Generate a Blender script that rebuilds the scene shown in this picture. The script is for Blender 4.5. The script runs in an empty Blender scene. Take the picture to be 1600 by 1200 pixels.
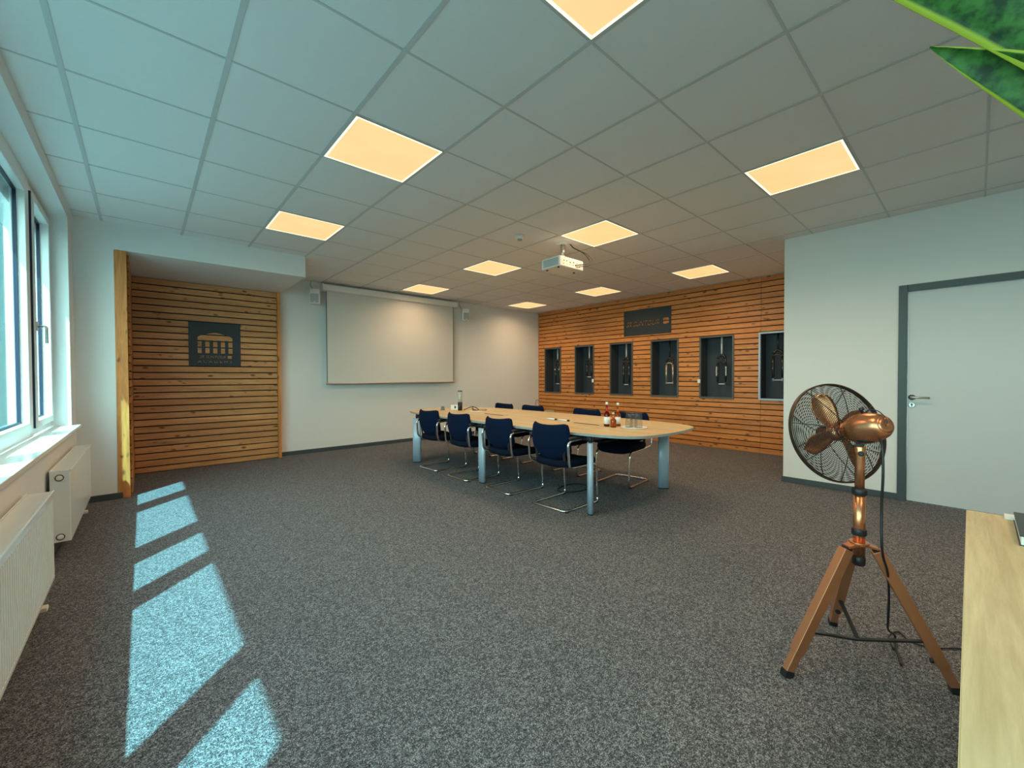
import bpy, bmesh, math, random
from math import sin, cos, pi, radians, sqrt, atan2
from mathutils import Vector, Matrix
random.seed(7)
scene = bpy.context.scene
COL = scene.collection
CAMH = 1.22
CEIL = 2.791

# ------------------------------------------------------------------ materials
def new_mat(name):
    m = bpy.data.materials.new(name); m.use_nodes = True
    nt = m.node_tree
    return m, nt, nt.nodes['Principled BSDF']
def N(nt, t, **kw):
    n = nt.nodes.new(t)
    for k, v in kw.items():
        if k in n.inputs: n.inputs[k].default_value = v
        else: setattr(n, k, v)
    return n
def rgba(c): return (c[0], c[1], c[2], 1.0)
def plain(name, col, rough=.5, metal=0.0, bump=0.0, bscale=200, var=.04, vscale=6, spec=.5, coat=0):
    """procedural paint / plastic / metal: slight tone variation and fine surface texture"""
    m, nt, b = new_mat(name)
    tc = N(nt, 'ShaderNodeTexCoord')
    no = N(nt, 'ShaderNodeTexNoise', Scale=vscale, Detail=3.0)
    nt.links.new(tc.outputs['Object'], no.inputs['Vector'])
    mx = N(nt, 'ShaderNodeMixRGB', blend_type='MIX')
    mx.inputs[1].default_value = rgba([max(0, c*(1-var)) for c in col])
    mx.inputs[2].default_value = rgba([min(1, c*(1+var)) for c in col])
    nt.links.new(no.outputs['Fac'], mx.inputs[0])
    nt.links.new(mx.outputs[0], b.inputs['Base Color'])
    b.inputs['Roughness'].default_value = rough
    b.inputs['Metallic'].default_value = metal
    b.inputs['Specular IOR Level'].default_value = spec
    b.inputs['Coat Weight'].default_value = coat
    if bump:
        n2 = N(nt, 'ShaderNodeTexNoise', Scale=bscale, Detail=4.0)
        nt.links.new(tc.outputs['Object'], n2.inputs['Vector'])
        bp = N(nt, 'ShaderNodeBump', Strength=bump, Distance=.002)
        nt.links.new(n2.outputs['Fac'], bp.inputs['Height'])
        nt.links.new(bp.outputs[0], b.inputs['Normal'])
    return m
def wood(name, c_dark, c_light, axis, knots=True, rough=.45, stretch=(1.2, 14, 14), island=.35, knotcol=(.10, .035, .012)):
    m, nt, b = new_mat(name)
    tc = N(nt, 'ShaderNodeTexCoord'); geo = N(nt, 'ShaderNodeNewGeometry')
    mp = N(nt, 'ShaderNodeMapping')
    s = {'X': (stretch[0], stretch[1], stretch[2]), 'Y': (stretch[1], stretch[0], stretch[2]), 'Z': (stretch[1], stretch[2], stretch[0])}[axis]
    mp.inputs['Scale'].default_value = s
    nt.links.new(tc.outputs['Object'], mp.inputs['Vector'])
    off = N(nt, 'ShaderNodeMath', operation='MULTIPLY'); off.inputs[1].default_value = 53.0
    nt.links.new(geo.outputs['Random Per Island'], off.inputs[0])
    add = N(nt, 'ShaderNodeVectorMath', operation='ADD')
    nt.links.new(mp.outputs[0], add.inputs[0]); nt.links.new(off.outputs[0], add.inputs[1])
    n1 = N(nt, 'ShaderNodeTexNoise', Scale=1.6, Detail=7.0, Roughness=.6, Distortion=.6)
    nt.links.new(add.outputs[0], n1.inputs['Vector'])
    n2 = N(nt, 'ShaderNodeTexNoise', Scale=6.0, Detail=4.0, Roughness=.7)
    nt.links.new(add.outputs[0], n2.inputs['Vector'])
    ma = N(nt, 'ShaderNodeMixRGB', blend_type='OVERLAY'); ma.inputs[0].default_value = .6
    nt.links.new(n1.outputs['Fac'], ma.inputs[1]); nt.links.new(n2.outputs['Fac'], ma.inputs[2])
    cr = N(nt, 'ShaderNodeValToRGB')
    cr.color_ramp.elements[0].position = .28; cr.color_ramp.elements[0].color = rgba(c_dark)
    cr.color_ramp.elements[1].position = .72; cr.color_ramp.elements[1].color = rgba(c_light)
    nt.links.new(ma.outputs[0], cr.inputs[0])
    hs = N(nt, 'ShaderNodeHueSaturation')
    mr = N(nt, 'ShaderNodeMapRange'); mr.inputs['To Min'].default_value = 1-island; mr.inputs['To Max'].default_value = 1+island*.6
    nt.links.new(geo.outputs['Random Per Island'], mr.inputs['Value']); nt.links.new(mr.outputs[0], hs.inputs['Value'])
    nt.links.new(cr.outputs[0], hs.inputs['Color'])
    last = hs.outputs[0]
    if knots:
        mp2 = N(nt, 'ShaderNodeMapping')
        a, c = 8.0, 17.0
        mp2.inputs['Scale'].default_value = {'X': (a, c, c), 'Y': (c, a, c), 'Z': (c, c, a)}[axis]
        nt.links.new(tc.outputs['Object'], mp2.inputs['Vector'])
        ad2 = N(nt, 'ShaderNodeVectorMath', operation='ADD')
        nt.links.new(mp2.outputs[0], ad2.inputs[0]); nt.links.new(off.outputs[0], ad2.inputs[1])
        vo = N(nt, 'ShaderNodeTexVoronoi', Scale=1.0); vo.inputs['Randomness'].default_value = 1.0
        nt.links.new(ad2.outputs[0], vo.inputs['Vector'])
        kr = N(nt, 'ShaderNodeMapRange'); kr.inputs['From Min'].default_value = .14; kr.inputs['From Max'].default_value = .34
        kr.inputs['To Min'].default_value = .85; kr.inputs['To Max'].default_value = 0.0
        nt.links.new(vo.outputs['Distance'], kr.inputs['Value'])
        gn = N(nt, 'ShaderNodeTexNoise', Scale=.55, Detail=0.0); nt.links.new(ad2.outputs[0], gn.inputs['Vector'])
        gm = N(nt, 'ShaderNodeMapRange'); gm.inputs['From Min'].default_value = .52; gm.inputs['From Max'].default_value = .60
        nt.links.new(gn.outputs['Fac'], gm.inputs['Value'])
        gx = N(nt, 'ShaderNodeMath', operation='MULTIPLY'); nt.links.new(kr.outputs[0], gx.inputs[0]); nt.links.new(gm.outputs[0], gx.inputs[1])
        mk = N(nt, 'ShaderNodeMixRGB'); mk.inputs[2].default_value = rgba(knotcol)
        nt.links.new(gx.outputs[0], mk.inputs[0]); nt.links.new(last, mk.inputs[1]); last = mk.outputs[0]
    nt.links.new(last, b.inputs['Base Color'])
    b.inputs['Roughness'].default_value = rough
    return m
def emit(name, col, strength):
    """luminaire diffuser: soft clouding of the acrylic plus bright edge handled by geometry"""
    m, nt, b = new_mat(name)
    tc = N(nt, 'ShaderNodeTexCoord')
    no = N(nt, 'ShaderNodeTexNoise', Scale=3.0, Detail=1.0)
    nt.links.new(tc.outputs['Object'], no.inputs['Vector'])
    mr = N(nt, 'ShaderNodeMapRange'); mr.inputs['To Min'].default_value = strength*.9; mr.inputs['To Max'].default_value = strength*1.1
    nt.links.new(no.outputs['Fac'], mr.inputs['Value'])
    b.inputs['Base Color'].default_value = (.25, .24, .22, 1)
    b.inputs['Emission Color'].default_value = rgba(col)
    nt.links.new(mr.outputs[0], b.inputs['Emission Strength'])
    return m
def glass(name, tint=(1, 1, 1), rough=0.0, ior=1.45):
    m, nt, b = new_mat(name)
    b.inputs['Base Color'].default_value = rgba(tint)
    b.inputs['Transmission Weight'].default_value = 1.0
    b.inputs['Roughness'].default_value = rough
    b.inputs['IOR'].default_value = ior
    return m
def pane_glass(name, tint):
    """thin architectural glazing: tinted see-through with Fresnel reflection (also lets sunlight pass)"""
    m, nt, b = new_mat(name)
    out = nt.nodes['Material Output']; nt.nodes.remove(b)
    tr = N(nt, 'ShaderNodeBsdfTransparent'); tr.inputs[0].default_value = rgba(tint)
    gl = N(nt, 'ShaderNodeBsdfGlossy'); gl.inputs['Roughness'].default_value = .01
    lw = N(nt, 'ShaderNodeLayerWeight'); pw = N(nt, 'ShaderNodeMath', operation='POWER'); pw.inputs[1].default_value = 5.0
    nt.links.new(lw.outputs['Facing'], pw.inputs[0])
    fr = N(nt, 'ShaderNodeMapRange'); fr.inputs['To Min'].default_value = .03; fr.inputs['To Max'].default_value = .6
    nt.links.new(pw.outputs[0], fr.inputs['Value'])
    mx = N(nt, 'ShaderNodeMixShader')
    nt.links.new(fr.outputs[0], mx.inputs[0]); nt.links.new(tr.outputs[0], mx.inputs[1]); nt.links.new(gl.outputs[0], mx.inputs[2])
    nt.links.new(mx.outputs[0], out.inputs[0])
    return m

M = {}
M['wall'] = plain('wall_paint', (.77, .775, .765), .75, bump=.25, bscale=260, var=.015, spec=.25)
M['ceil'] = plain('ceiling_tile', (.80, .80, .79), .85, bump=.5, bscale=420, var=.02, vscale=30, spec=.2)
M['tbar'] = plain('ceiling_rail', (.56, .57, .56), .5)
M['pvc'] = plain('window_plastic', (.82, .83, .82), .3)
M['gasket'] = plain('gasket_rubber', (.012, .02, .05), .5)
M['pane'] = pane_glass('window_glass', (.86, .97, .97))
M['sill'] = plain('sill_stone', (.82, .83, .81), .18)
M['rad'] = plain('radiator_enamel', (.76, .80, .79), .22)
M['slate'] = plain('slate_paint', (.055, .075, .085), .45, bump=.1)
M['door'] = plain('door_laminate', (.60, .63, .65), .45, var=.015)
M['steel'] = plain('brushed_steel', (.62, .61, .58), .28, metal=1)
M['chrome'] = plain('chrome', (.78, .76, .73), .13, metal=1)
M['alu'] = plain('grey_metal_paint', (.42, .52, .64), .35, metal=.15)
M['black'] = plain('black_plastic', (.012, .013, .016), .45)
M['blackmetal'] = plain('black_metal', (.02, .022, .026), .35, metal=.3)
M['white'] = plain('white_plastic', (.80, .80, .78), .35)
M['cream'] = plain('cream_plastic', (.78, .74, .66), .5)
M['fabric'] = plain('navy_fabric', (.0015, .008, .030), .85, bump=.4, bscale=600, var=.2, vscale=60, spec=.12)
M['seatfab'] = plain('seat_fabric', (.003, .007, .018), .85, bump=.4, bscale=600, var=.2, vscale=60, spec=.12)
M['screen'] = plain('screen_fabric', (.66, .65, .62), .8, var=.01, spec=.1)
M['sign'] = plain('sign_steel', (.030, .045, .055), .5, metal=.3, var=.15, vscale=3)
M['darkback'] = plain('backing_felt', (.012, .008, .006), .9)
M['boxframe'] = plain('box_frame_metal', (.12, .12, .12), .5, metal=.4, var=.15)
M['boxin'] = plain('box_interior', (.045, .055, .07), .6)
M['copper'] = plain('copper_lacquer', (.66, .28, .14), .27, metal=.9, var=.06)
M['copperleg'] = plain('copper_leg_paint', (.52, .22, .11), .35, metal=.6, var=.05)
M['wire'] = plain('cage_wire', (.035, .028, .025), .4, metal=.4)
M['forkblack'] = plain('fork_black', (.02, .022, .025), .25, coat=.4)
M['forksilver'] = plain('fork_silver', (.80, .80, .77), .3, metal=.1)
M['forkgold'] = plain('fork_champagne', (.50, .42, .33), .3, metal=.7)
M['slatsY'] = wood('larch_slats', (.50, .165, .038), (.76, .32, .090), 'Y', island=.16)
M['slatsX'] = wood('larch_slats_niche', (.45, .19, .065), (.70, .37, .150), 'X', island=.15)
M['postZ'] = wood('larch_post', (.48, .155, .035), (.82, .33, .085), 'Z', island=.05)
M['oakY'] = wood('oak_table', (.46, .335, .165), (.74, .595, .36), 'Y', knots=False, rough=.4, stretch=(.9, 13, 13), island=0)
M['oakX'] = wood('light_oak', (.45, .365, .20), (.68, .58, .36), 'X', knots=False, rough=.55, stretch=(1.1, 15, 15), island=0)
M['oakedge'] = plain('oak_edge', (.52, .45, .25), .5)
M['tableedge'] = plain('table_edge', (.27, .30, .31), .45)
M['clear'] = pane_glass('clear_plastic', (.90, .92, .93))
M['redglass'] = glass('red_bottle', (.75, .05, .03), 0, 1.4)
M['amber'] = glass('amber_bottle', (.85, .36, .06), 0, 1.4)
M['juice'] = plain('orange_juice', (.60, .20, .03), .3)
M['paper'] = plain('paper', (.82, .82, .79), .6)
M['bookcover'] = plain('book_cover', (.03, .04, .045), .35)
M['lens'] = plain('lens_glass', (.01, .012, .02), .05, coat=1)
M['grille'] = plain('speaker_grille', (.42, .42, .42), .6, bump=1, bscale=900)
M['pot'] = plain('plant_pot', (.55, .55, .53), .4)
M['soil'] = plain('soil', (.03, .02, .012), .95, bump=1, bscale=80)
M['concrete'] = plain('facade_render', (.45, .50, .50), .8, bump=.3)
M['grass'] = plain('paving', (.04, .05, .05), .9, var=.15, vscale=2)
M['sensor'] = plain('sensor_white', (.85, .82, .75), .4)
M['glow'] = emit('panel_diffuser', (1.0, .63, .26), 1.02)
M['glowedge'] = emit('panel_edge', (1.0, .88, .60), 1.6)

def carpet():
    m, nt, b = new_mat('speckled_carpet')
    tc = N(nt, 'ShaderNodeTexCoord')
    n1 = N(nt, 'ShaderNodeTexNoise', Scale=210.0, Detail=2.0, Roughness=.7)
    n2 = N(nt, 'ShaderNodeTexNoise', Scale=95.0, Detail=2.0, Roughness=.6)
    for n in (n1, n2): nt.links.new(tc.outputs['Object'], n.inputs['Vector'])
    mxn = N(nt, 'ShaderNodeMixRGB'); mxn.inputs[0].default_value = .35
    nt.links.new(n1.outputs['Fac'], mxn.inputs[1]); nt.links.new(n2.outputs['Fac'], mxn.inputs[2])
    cr = N(nt, 'ShaderNodeValToRGB'); e = cr.color_ramp.elements
    e[0].position = .36; e[0].color = (.018, .0185, .022, 1)
    e[1].position = .64; e[1].color = (.37, .38, .41, 1)
    x = cr.color_ramp.elements.new(.49); x.color = (.076, .079, .088, 1)
    nt.links.new(mxn.outputs[0], cr.inputs[0])
    nt.links.new(cr.outputs[0], b.inputs['Base Color'])
    b.inputs['Roughness'].default_value = .95; b.inputs['Specular IOR Level'].default_value = .15
    bp = N(nt, 'ShaderNodeBump', Strength=.4, Distance=.003)
    nt.links.new(n1.outputs['Fac'], bp.inputs['Height']); nt.links.new(bp.outputs[0], b.inputs['Normal'])
    return m
M['carpet'] = carpet()
def leafmat():
    m, nt, b = new_mat('variegated_leaf')
    uv = N(nt, 'ShaderNodeUVMap'); sp = N(nt, 'ShaderNodeSeparateXYZ'); nt.links.new(uv.outputs[0], sp.inputs[0])
    tc = N(nt, 'ShaderNodeTexCoord')
    no = N(nt, 'ShaderNodeTexNoise', Scale=55.0, Detail=3.0, Roughness=.6); nt.links.new(tc.outputs['Object'], no.inputs['Vector'])
    cr = N(nt, 'ShaderNodeValToRGB'); e = cr.color_ramp.elements
    e[0].position = .40; e[0].color = (.001, .014, .0005, 1); e[1].position = .62; e[1].color = (.026, .085, .010, 1)
    nt.links.new(no.outputs['Fac'], cr.inputs[0])
    # distance to the nearest margin: min(u, 1-u)
    inv = N(nt, 'ShaderNodeMath', operation='SUBTRACT'); inv.inputs[0].default_value = 1.0; nt.links.new(sp.outputs[0], inv.inputs[1])
    mn = N(nt, 'ShaderNodeMath', operation='MINIMUM'); nt.links.new(sp.outputs[0], mn.inputs[0]); nt.links.new(inv.outputs[0], mn.inputs[1])
    mr = N(nt, 'ShaderNodeMapRange'); mr.inputs['From Min'].default_value = .045; mr.inputs['From Max'].default_value = .075
    mr.inputs['To Min'].default_value = 1; mr.inputs['To Max'].default_value = 0
    nt.links.new(mn.outputs[0], mr.inputs['Value'])
    mx = N(nt, 'ShaderNodeMixRGB'); mx.inputs[2].default_value = (.25, .27, .02, 1)
    nt.links.new(mr.outputs[0], mx.inputs[0]); nt.links.new(cr.outputs[0], mx.inputs[1])
    nt.links.new(mx.outputs[0], b.inputs['Base Color']); b.inputs['Roughness'].default_value = .5; b.inputs['Specular IOR Level'].default_value = .2
    return m
M['leaf'] = leafmat()

# ------------------------------------------------------------------ mesh builder
class MB:
    def __init__(s): s.v = []; s.f = []; s.mi = []; s.sm = []; s.uv = {}
    def add(s, vs, fs, mi=0, smooth=False):
        b = len(s.v); s.v += [Vector(v) for v in vs]
        for f in fs: s.f.append([b+i for i in f]); s.mi.append(mi); s.sm.append(smooth)
        return s
    def box(s, x0, x1, y0, y1, z0, z1, mi=0):
        return s.add([(x, y, z) for z in (z0, z1) for y in (y0, y1) for x in (x0, x1)],
                     [(0, 2, 3, 1), (4, 5, 7, 6), (0, 1, 5, 4), (2, 6, 7, 3), (0, 4, 6, 2), (1, 3, 7, 5)], mi)
    def rbox(s, x0, x1, y0, y1, z0, z1, r, mi=0, seg=3, axis='Z'):
        """box with rounded edges around one axis plus a small chamfer on its two ends"""
        def ring(c, ins):
            a0, a1, b0, b1 = c; out = []
            for (ca, cb, st) in ((a1-r, b1-r, 0), (a0+r, b1-r, 90), (a0+r, b0+r, 180), (a1-r, b0+r, 270)):
                for k in range(seg+1):
                    t = radians(st+90*k/seg); out.append((ca+(r-ins)*cos(t), cb+(r-ins)*sin(t)))
            return out
        if axis == 'Z': c = (x0, x1, y0, y1); lo, hi = z0, z1; P = lambda a, b, h: (a, b, h)
        elif axis == 'X': c = (y0, y1, z0, z1); lo, hi = x0, x1; P = lambda a, b, h: (h, a, b)
        else: c = (z0, z1, x0, x1); lo, hi = y0, y1; P = lambda a, b, h: (b, h, a)
        ch = min(r*.4, (hi-lo)*.3)
        rs = [[P(a, b, h) for a, b in ring(c, i)] for h, i in ((lo, ch), (lo+ch, 0), (hi-ch, 0), (hi, ch))]
        n = len(rs[0]); vs = sum(rs, []); fs = [tuple(reversed(range(n))), tuple(range(3*n, 4*n))]
        for q in range(3):
            for i in range(n): j = (i+1) % n; fs.append((q*n+i, q*n+j, (q+1)*n+j, (q+1)*n+i))
        return s.add(vs, fs, mi)
    def tube(s, pts, r, seg=8, closed=False, mi=0, cap=True):
        pts = [Vector(p) for p in pts]; n = len(pts)
        if n < 2: return s
        rr = r if isinstance(r, (list, tuple)) else [r]*n
        tan = []
        for i in range(n):
            a = pts[(i-1) % n] if closed or i > 0 else pts[i]; c = pts[(i+1) % n] if closed or i < n-1 else pts[i]
            t = c-a; tan.append(t.normalized() if t.length > 1e-9 else Vector((0, 0, 1)))
        t0 = tan[0]; u = t0.orthogonal().normalized(); vs = []
        for i in range(n):
            if i:
                q = tan[i-1].rotation_difference(tan[i]); u = (q @ u)
                u = (u-tan[i]*u.dot(tan[i])).normalized()
            w = tan[i].cross(u)
            for k in range(seg):
                a = 2*pi*k/seg; vs.append(pts[i]+(u*cos(a)+w*sin(a))*rr[i])
        fs = []; m = n if closed else n-1
        for i in range(m):
            for k in range(seg):
                j = (i+1) % n; fs.append((i*seg+k, i*seg+(k+1) % seg, j*seg+(k+1) % seg, j*seg+k))
        s.add(vs, fs, mi, True)
        if cap and not closed:
            b = len(s.v)-n*seg
            s.f.append([b+k for k in reversed(range(seg))]); s.mi.append(mi); s.sm.append(False)
            s.f.append([b+(n-1)*seg+k for k in range(seg)]); s.mi.append(mi); s.sm.append(False)
        return s
    def lathe(s, prof, o=(0, 0, 0), ax=(0, 0, 1), seg=24, mi=0, sy=1.0, smooth=True):
        """prof: (radius, height) pairs along ax from o"""
        o = Vector(o); ax = Vector(ax).normalized(); u = ax.orthogonal().normalized()
        if abs(ax.z) > .9: u = Vector((1, 0, 0))
        w = ax.cross(u); vs = []
        for (r, h) in prof:
            for k in range(seg):
                a = 2*pi*k/seg; vs.append(o+ax*h+u*(r*cos(a))+w*(r*sin(a)*sy))
        fs = []
        for i in range(len(prof)-1):
            for k in range(seg): fs.append((i*seg+k, i*seg+(k+1) % seg, (i+1)*seg+(k+1) % seg, (i+1)*seg+k))
        s.add(vs, fs, mi, smooth); b = len(s.v)-len(vs)
        if prof[0][0] > 1e-6: s.f.append([b+k for k in reversed(range(seg))]); s.mi.append(mi); s.sm.append(False)
        if prof[-1][0] > 1e-6: s.f.append([b+(len(prof)-1)*seg+k for k in range(seg)]); s.mi.append(mi); s.sm.append(False)
        return s
    def prism(s, poly, z0, z1, mi=0, ms=None, fn=None):
        n = len(poly); fn = fn or (lambda a, b, h: (a, b, h))
        vs = [fn(a, b, z0) for a, b in poly]+[fn(a, b, z1) for a, b in poly]
        b = len(s.v); s.v += [Vector(v) for v in vs]
        s.f.append([b+i for i in reversed(range(n))]); s.mi.append(mi); s.sm.append(False)
        s.f.append([b+n+i for i in range(n)]); s.mi.append(mi); s.sm.append(False)
        for i in range(n): s.f.append([b+i, b+(i+1) % n, b+n+(i+1) % n, b+n+i]); s.mi.append(ms if ms is not None else mi); s.sm.append(False)
        return s
    def bar(s, a, b, w, h, up=(0, 0, 1), mi=0, w2=None, h2=None):
        a, b = Vector(a), Vector(b); t = (b-a).normalized(); side = t.cross(Vector(up)).normalized(); u = side.cross(t)
        w2 = w2 or w; h2 = h2 or h
        vs = [a+side*w/2*i+u*h/2*j for i, j in ((-1, -1), (1, -1), (1, 1), (-1, 1))]+[b+side*w2/2*i+u*h2/2*j for i, j in ((-1, -1), (1, -1), (1, 1), (-1, 1))]
        return s.add(vs, [(3, 2, 1, 0), (4, 5, 6, 7), (0, 1, 5, 4), (1, 2, 6, 5), (2, 3, 7, 6), (3, 0, 4, 7)], mi)
    def xf(s, mat):
        s.v = [mat @ v for v in s.v]; return s

def children_of(o): return list(o.children)
def obj(name, mb, mat, parent=None, bevel=0, origin=None, fixn=True):
    """one mesh object; coordinates are world coordinates unless the parent is a turned thing (then local to it)"""
    me = bpy.data.meshes.new(name)
    if parent is not None:
        org = Vector((0, 0, 0)) if parent.get('_local') else Vector(parent['_base'])
        if parent.get('_local') is None and parent.get('_base') is None: org = Vector((0, 0, 0))
    else:
        lo = Vector([min(v[i] for v in mb.v) for i in range(3)]); hi = Vector([max(v[i] for v in mb.v) for i in range(3)])
        org = Vector(origin) if origin else Vector(((lo.x+hi.x)/2, (lo.y+hi.y)/2, lo.z))
    me.from_pydata([tuple(v-org) for v in mb.v], [], mb.f)
    mats = mat if isinstance(mat, (list, tuple)) else [mat]
    for m in mats: me.materials.append(m)
    for p, mi, sm in zip(me.polygons, mb.mi, mb.sm): p.material_index = mi; p.use_smooth = sm
    if fixn:
        bm = bmesh.new(); bm.from_mesh(me); bmesh.ops.recalc_face_normals(bm, faces=bm.faces); bm.to_mesh(me); bm.free()
    o = bpy.data.objects.new(name, me); COL.objects.link(o)
    if parent is not None:
        o.parent = parent; o['_base'] = tuple(org)
        if parent.get('_local'): o['_local'] = 1
    else:
        o.location = org; o['_base'] = tuple(org)
    if bevel:
        b = o.modifiers.new('bevel', 'BEVEL'); b.width = bevel; b.segments = 2; b.limit_method = 'ANGLE'; b.angle_limit = radians(50)
    return o
def tag(o, label=None, cat=None, group=None, kind=None):
    if label: o['label'] = label
    if cat: o['category'] = cat
    if group: o['group'] = group
    if kind: o['kind'] = kind
    return o
def thing(name, loc, label, cat, group=None, rz=0, local=False):
    o = bpy.data.objects.new(name, None); COL.objects.link(o); o.empty_display_size = .1
    o.location = loc; o.rotation_euler = (0, 0, rz); o['_base'] = tuple(loc)
    if local: o['_local'] = 1
    return tag(o, label, cat, group)
def struct(name, mb, mat, parent=None, bevel=0):
    o = obj(name, mb, mat, parent, bevel)
    if parent is None: o['kind'] = 'structure'
    return o
def sroot(name, loc):
    o = bpy.data.objects.new(name, None); COL.objects.link(o); o.location = loc; o['_base'] = tuple(loc); o['kind'] = 'structure'; return o
def copy_tree(o, parent=None):
    c = o.copy(); COL.objects.link(c); c.parent = parent
    for ch in children_of(o): copy_tree(ch, c)
    return c
def fillet(pts, r, n=5, closed=False):
    pts = [Vector(p) for p in pts]; out = []; m = len(pts)
    for i, p in enumerate(pts):
        if not closed and i in (0, m-1): out.append(p); continue
        a = pts[(i-1) % m]-p; b = pts[(i+1) % m]-p
        d = min(r, a.length*.49, b.length*.49); A = p+a.normalized()*d; B = p+b.normalized()*d
        for k in range(n+1):
            t = k/n; out.append((1-t)**2*A+2*t*(1-t)*p+t*t*B)
    return out
def bez(pts, n=8):
    """Catmull-Rom through the points"""
    P = [Vector(p) for p in pts]; P = [2*P[0]-P[1]]+P+[2*P[-1]-P[-2]]; out = []
    for i in range(1, len(P)-2):
        for k in range(n):
            t = k/n; out.append(.5*((2*P[i])+(P[i+1]-P[i-1])*t+(2*P[i-1]-5*P[i]+4*P[i+1]-P[i+2])*t*t+(3*P[i]-P[i-1]-3*P[i+1]+P[i+2])*t**3))
    out.append(P[-2]); return out

# ------------------------------------------------------------------ room shell
XW, XO = -.489, -.86           # window wall: inner and outer face
YB = 7.22                      # wall behind the screen
XS = 7.30                      # face of the slat cladding
XR = 5.54                      # wall with the door
YR = 1.49                      # corner where the door wall ends
YF = -3.2                      # wall behind the camera
YN = 5.80                      # front of the niche / bulkhead
struct('floor', MB().box(XO, 8.2, YF-.2, YB+.2, -.1, 0), M['carpet'])
cl = struct('ceiling', MB().box(XO, 8.2, YF-.2, YB+.2, CEIL, CEIL+.15), M['ceil'])
g0x, g0y, gu = 1.587, 1.219, .625
rail = MB()
for i in range(-3, 10):
    x = g0x+i*gu
    if x < XW or x > 7.3: continue
    y0 = YF if x < XR else YR
    rail.box(x-.012, x+.012, y0, YN if x < 1.59 else YB, CEIL-.004, CEIL+.001)
for j in range(-7, 10):
    y = g0y+j*gu
    if y < YF or y > YB: continue
    rail.box(XW if y < YN else 1.6, XR if y < YR else 7.3, y-.006, y+.006, CEIL-.003, CEIL+.001)
obj('ceiling_rails', rail, M['tbar'], cl)

# window wall with one long opening
OY0, OY1, OZ0, OZ1 = -2.75, 5.45, .80, 2.678
w = MB()
w.box(XO, XW, YF, YB, 0, OZ0-.03)
w.box(XO, XW, YF, YB, OZ1, CEIL)
w.box(XO, XW, YF, OY0, OZ0-.03, OZ1)
w.box(XO, XW, OY1, YB, OZ0-.03, OZ1)
struct('wall_left', w, M['wall'])
struct('wall_back', MB().box(XO, 8.2, YB, YB+.2, 0, CEIL), M['wall'])
struct('wall_niche', MB().box(XW, -.205, YN, YB, 0, CEIL), M['wall'])
struct('wall_bulkhead', MB().box(-.205, 1.59, YN, YB, 2.525, CEIL), M['wall'])
DY0, DY1, DZ = -.53, .505, 2.085     # door hole
w = MB()
w.box(XR, XR+.16, DY1, YR, 0, CEIL)
w.box(XR, XR+.16, YF, DY0, 0, CEIL)
w.box(XR, XR+.16, DY0, DY1, DZ, CEIL)
w.box(XR+.16, 7.70, YR-.16, YR, 0, CEIL)
struct('wall_right', w, M['wall'])
struct('wall_slats', MB().box(7.62, 7.82, YR-.16, YB, 0, CEIL), M['wall'])
struct('wall_front', MB().box(XO, XR+.16, YF-.2, YF, 0, CEIL), M['wall'])

def skirting(name, x0, x1, y0, y1): struct(name, MB().box(x0, x1, y0, y1, 0, .062), M['slate'], bevel=.003)
skirting('baseboard_back', 1.58, 7.29, YB-.014, YB)
skirting('baseboard_niche', XW, -.168, YN-.014, YN)
skirting('baseboard_left', XW, XW+.014, YF, YN-.014)
skirting('baseboard_right', XR-.014, XR, DY1+.01, YR)
skirting('baseboard_right', XR-.014, XR, YF, DY0-.01)
skirting('baseboard_return', XR-.014, 7.28, YR, YR+.014)
skirting('baseboard_front', XW, XR, YF, YF+.014)

# window sill board
struct('trim_1', MB().box(-.60, -.432, OY0, OY1, OZ0-.028, OZ0).box(-.489, -.432, OY1, OY1+.03, OZ0-.028, OZ0), M['sill'], bevel=.004)

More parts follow.
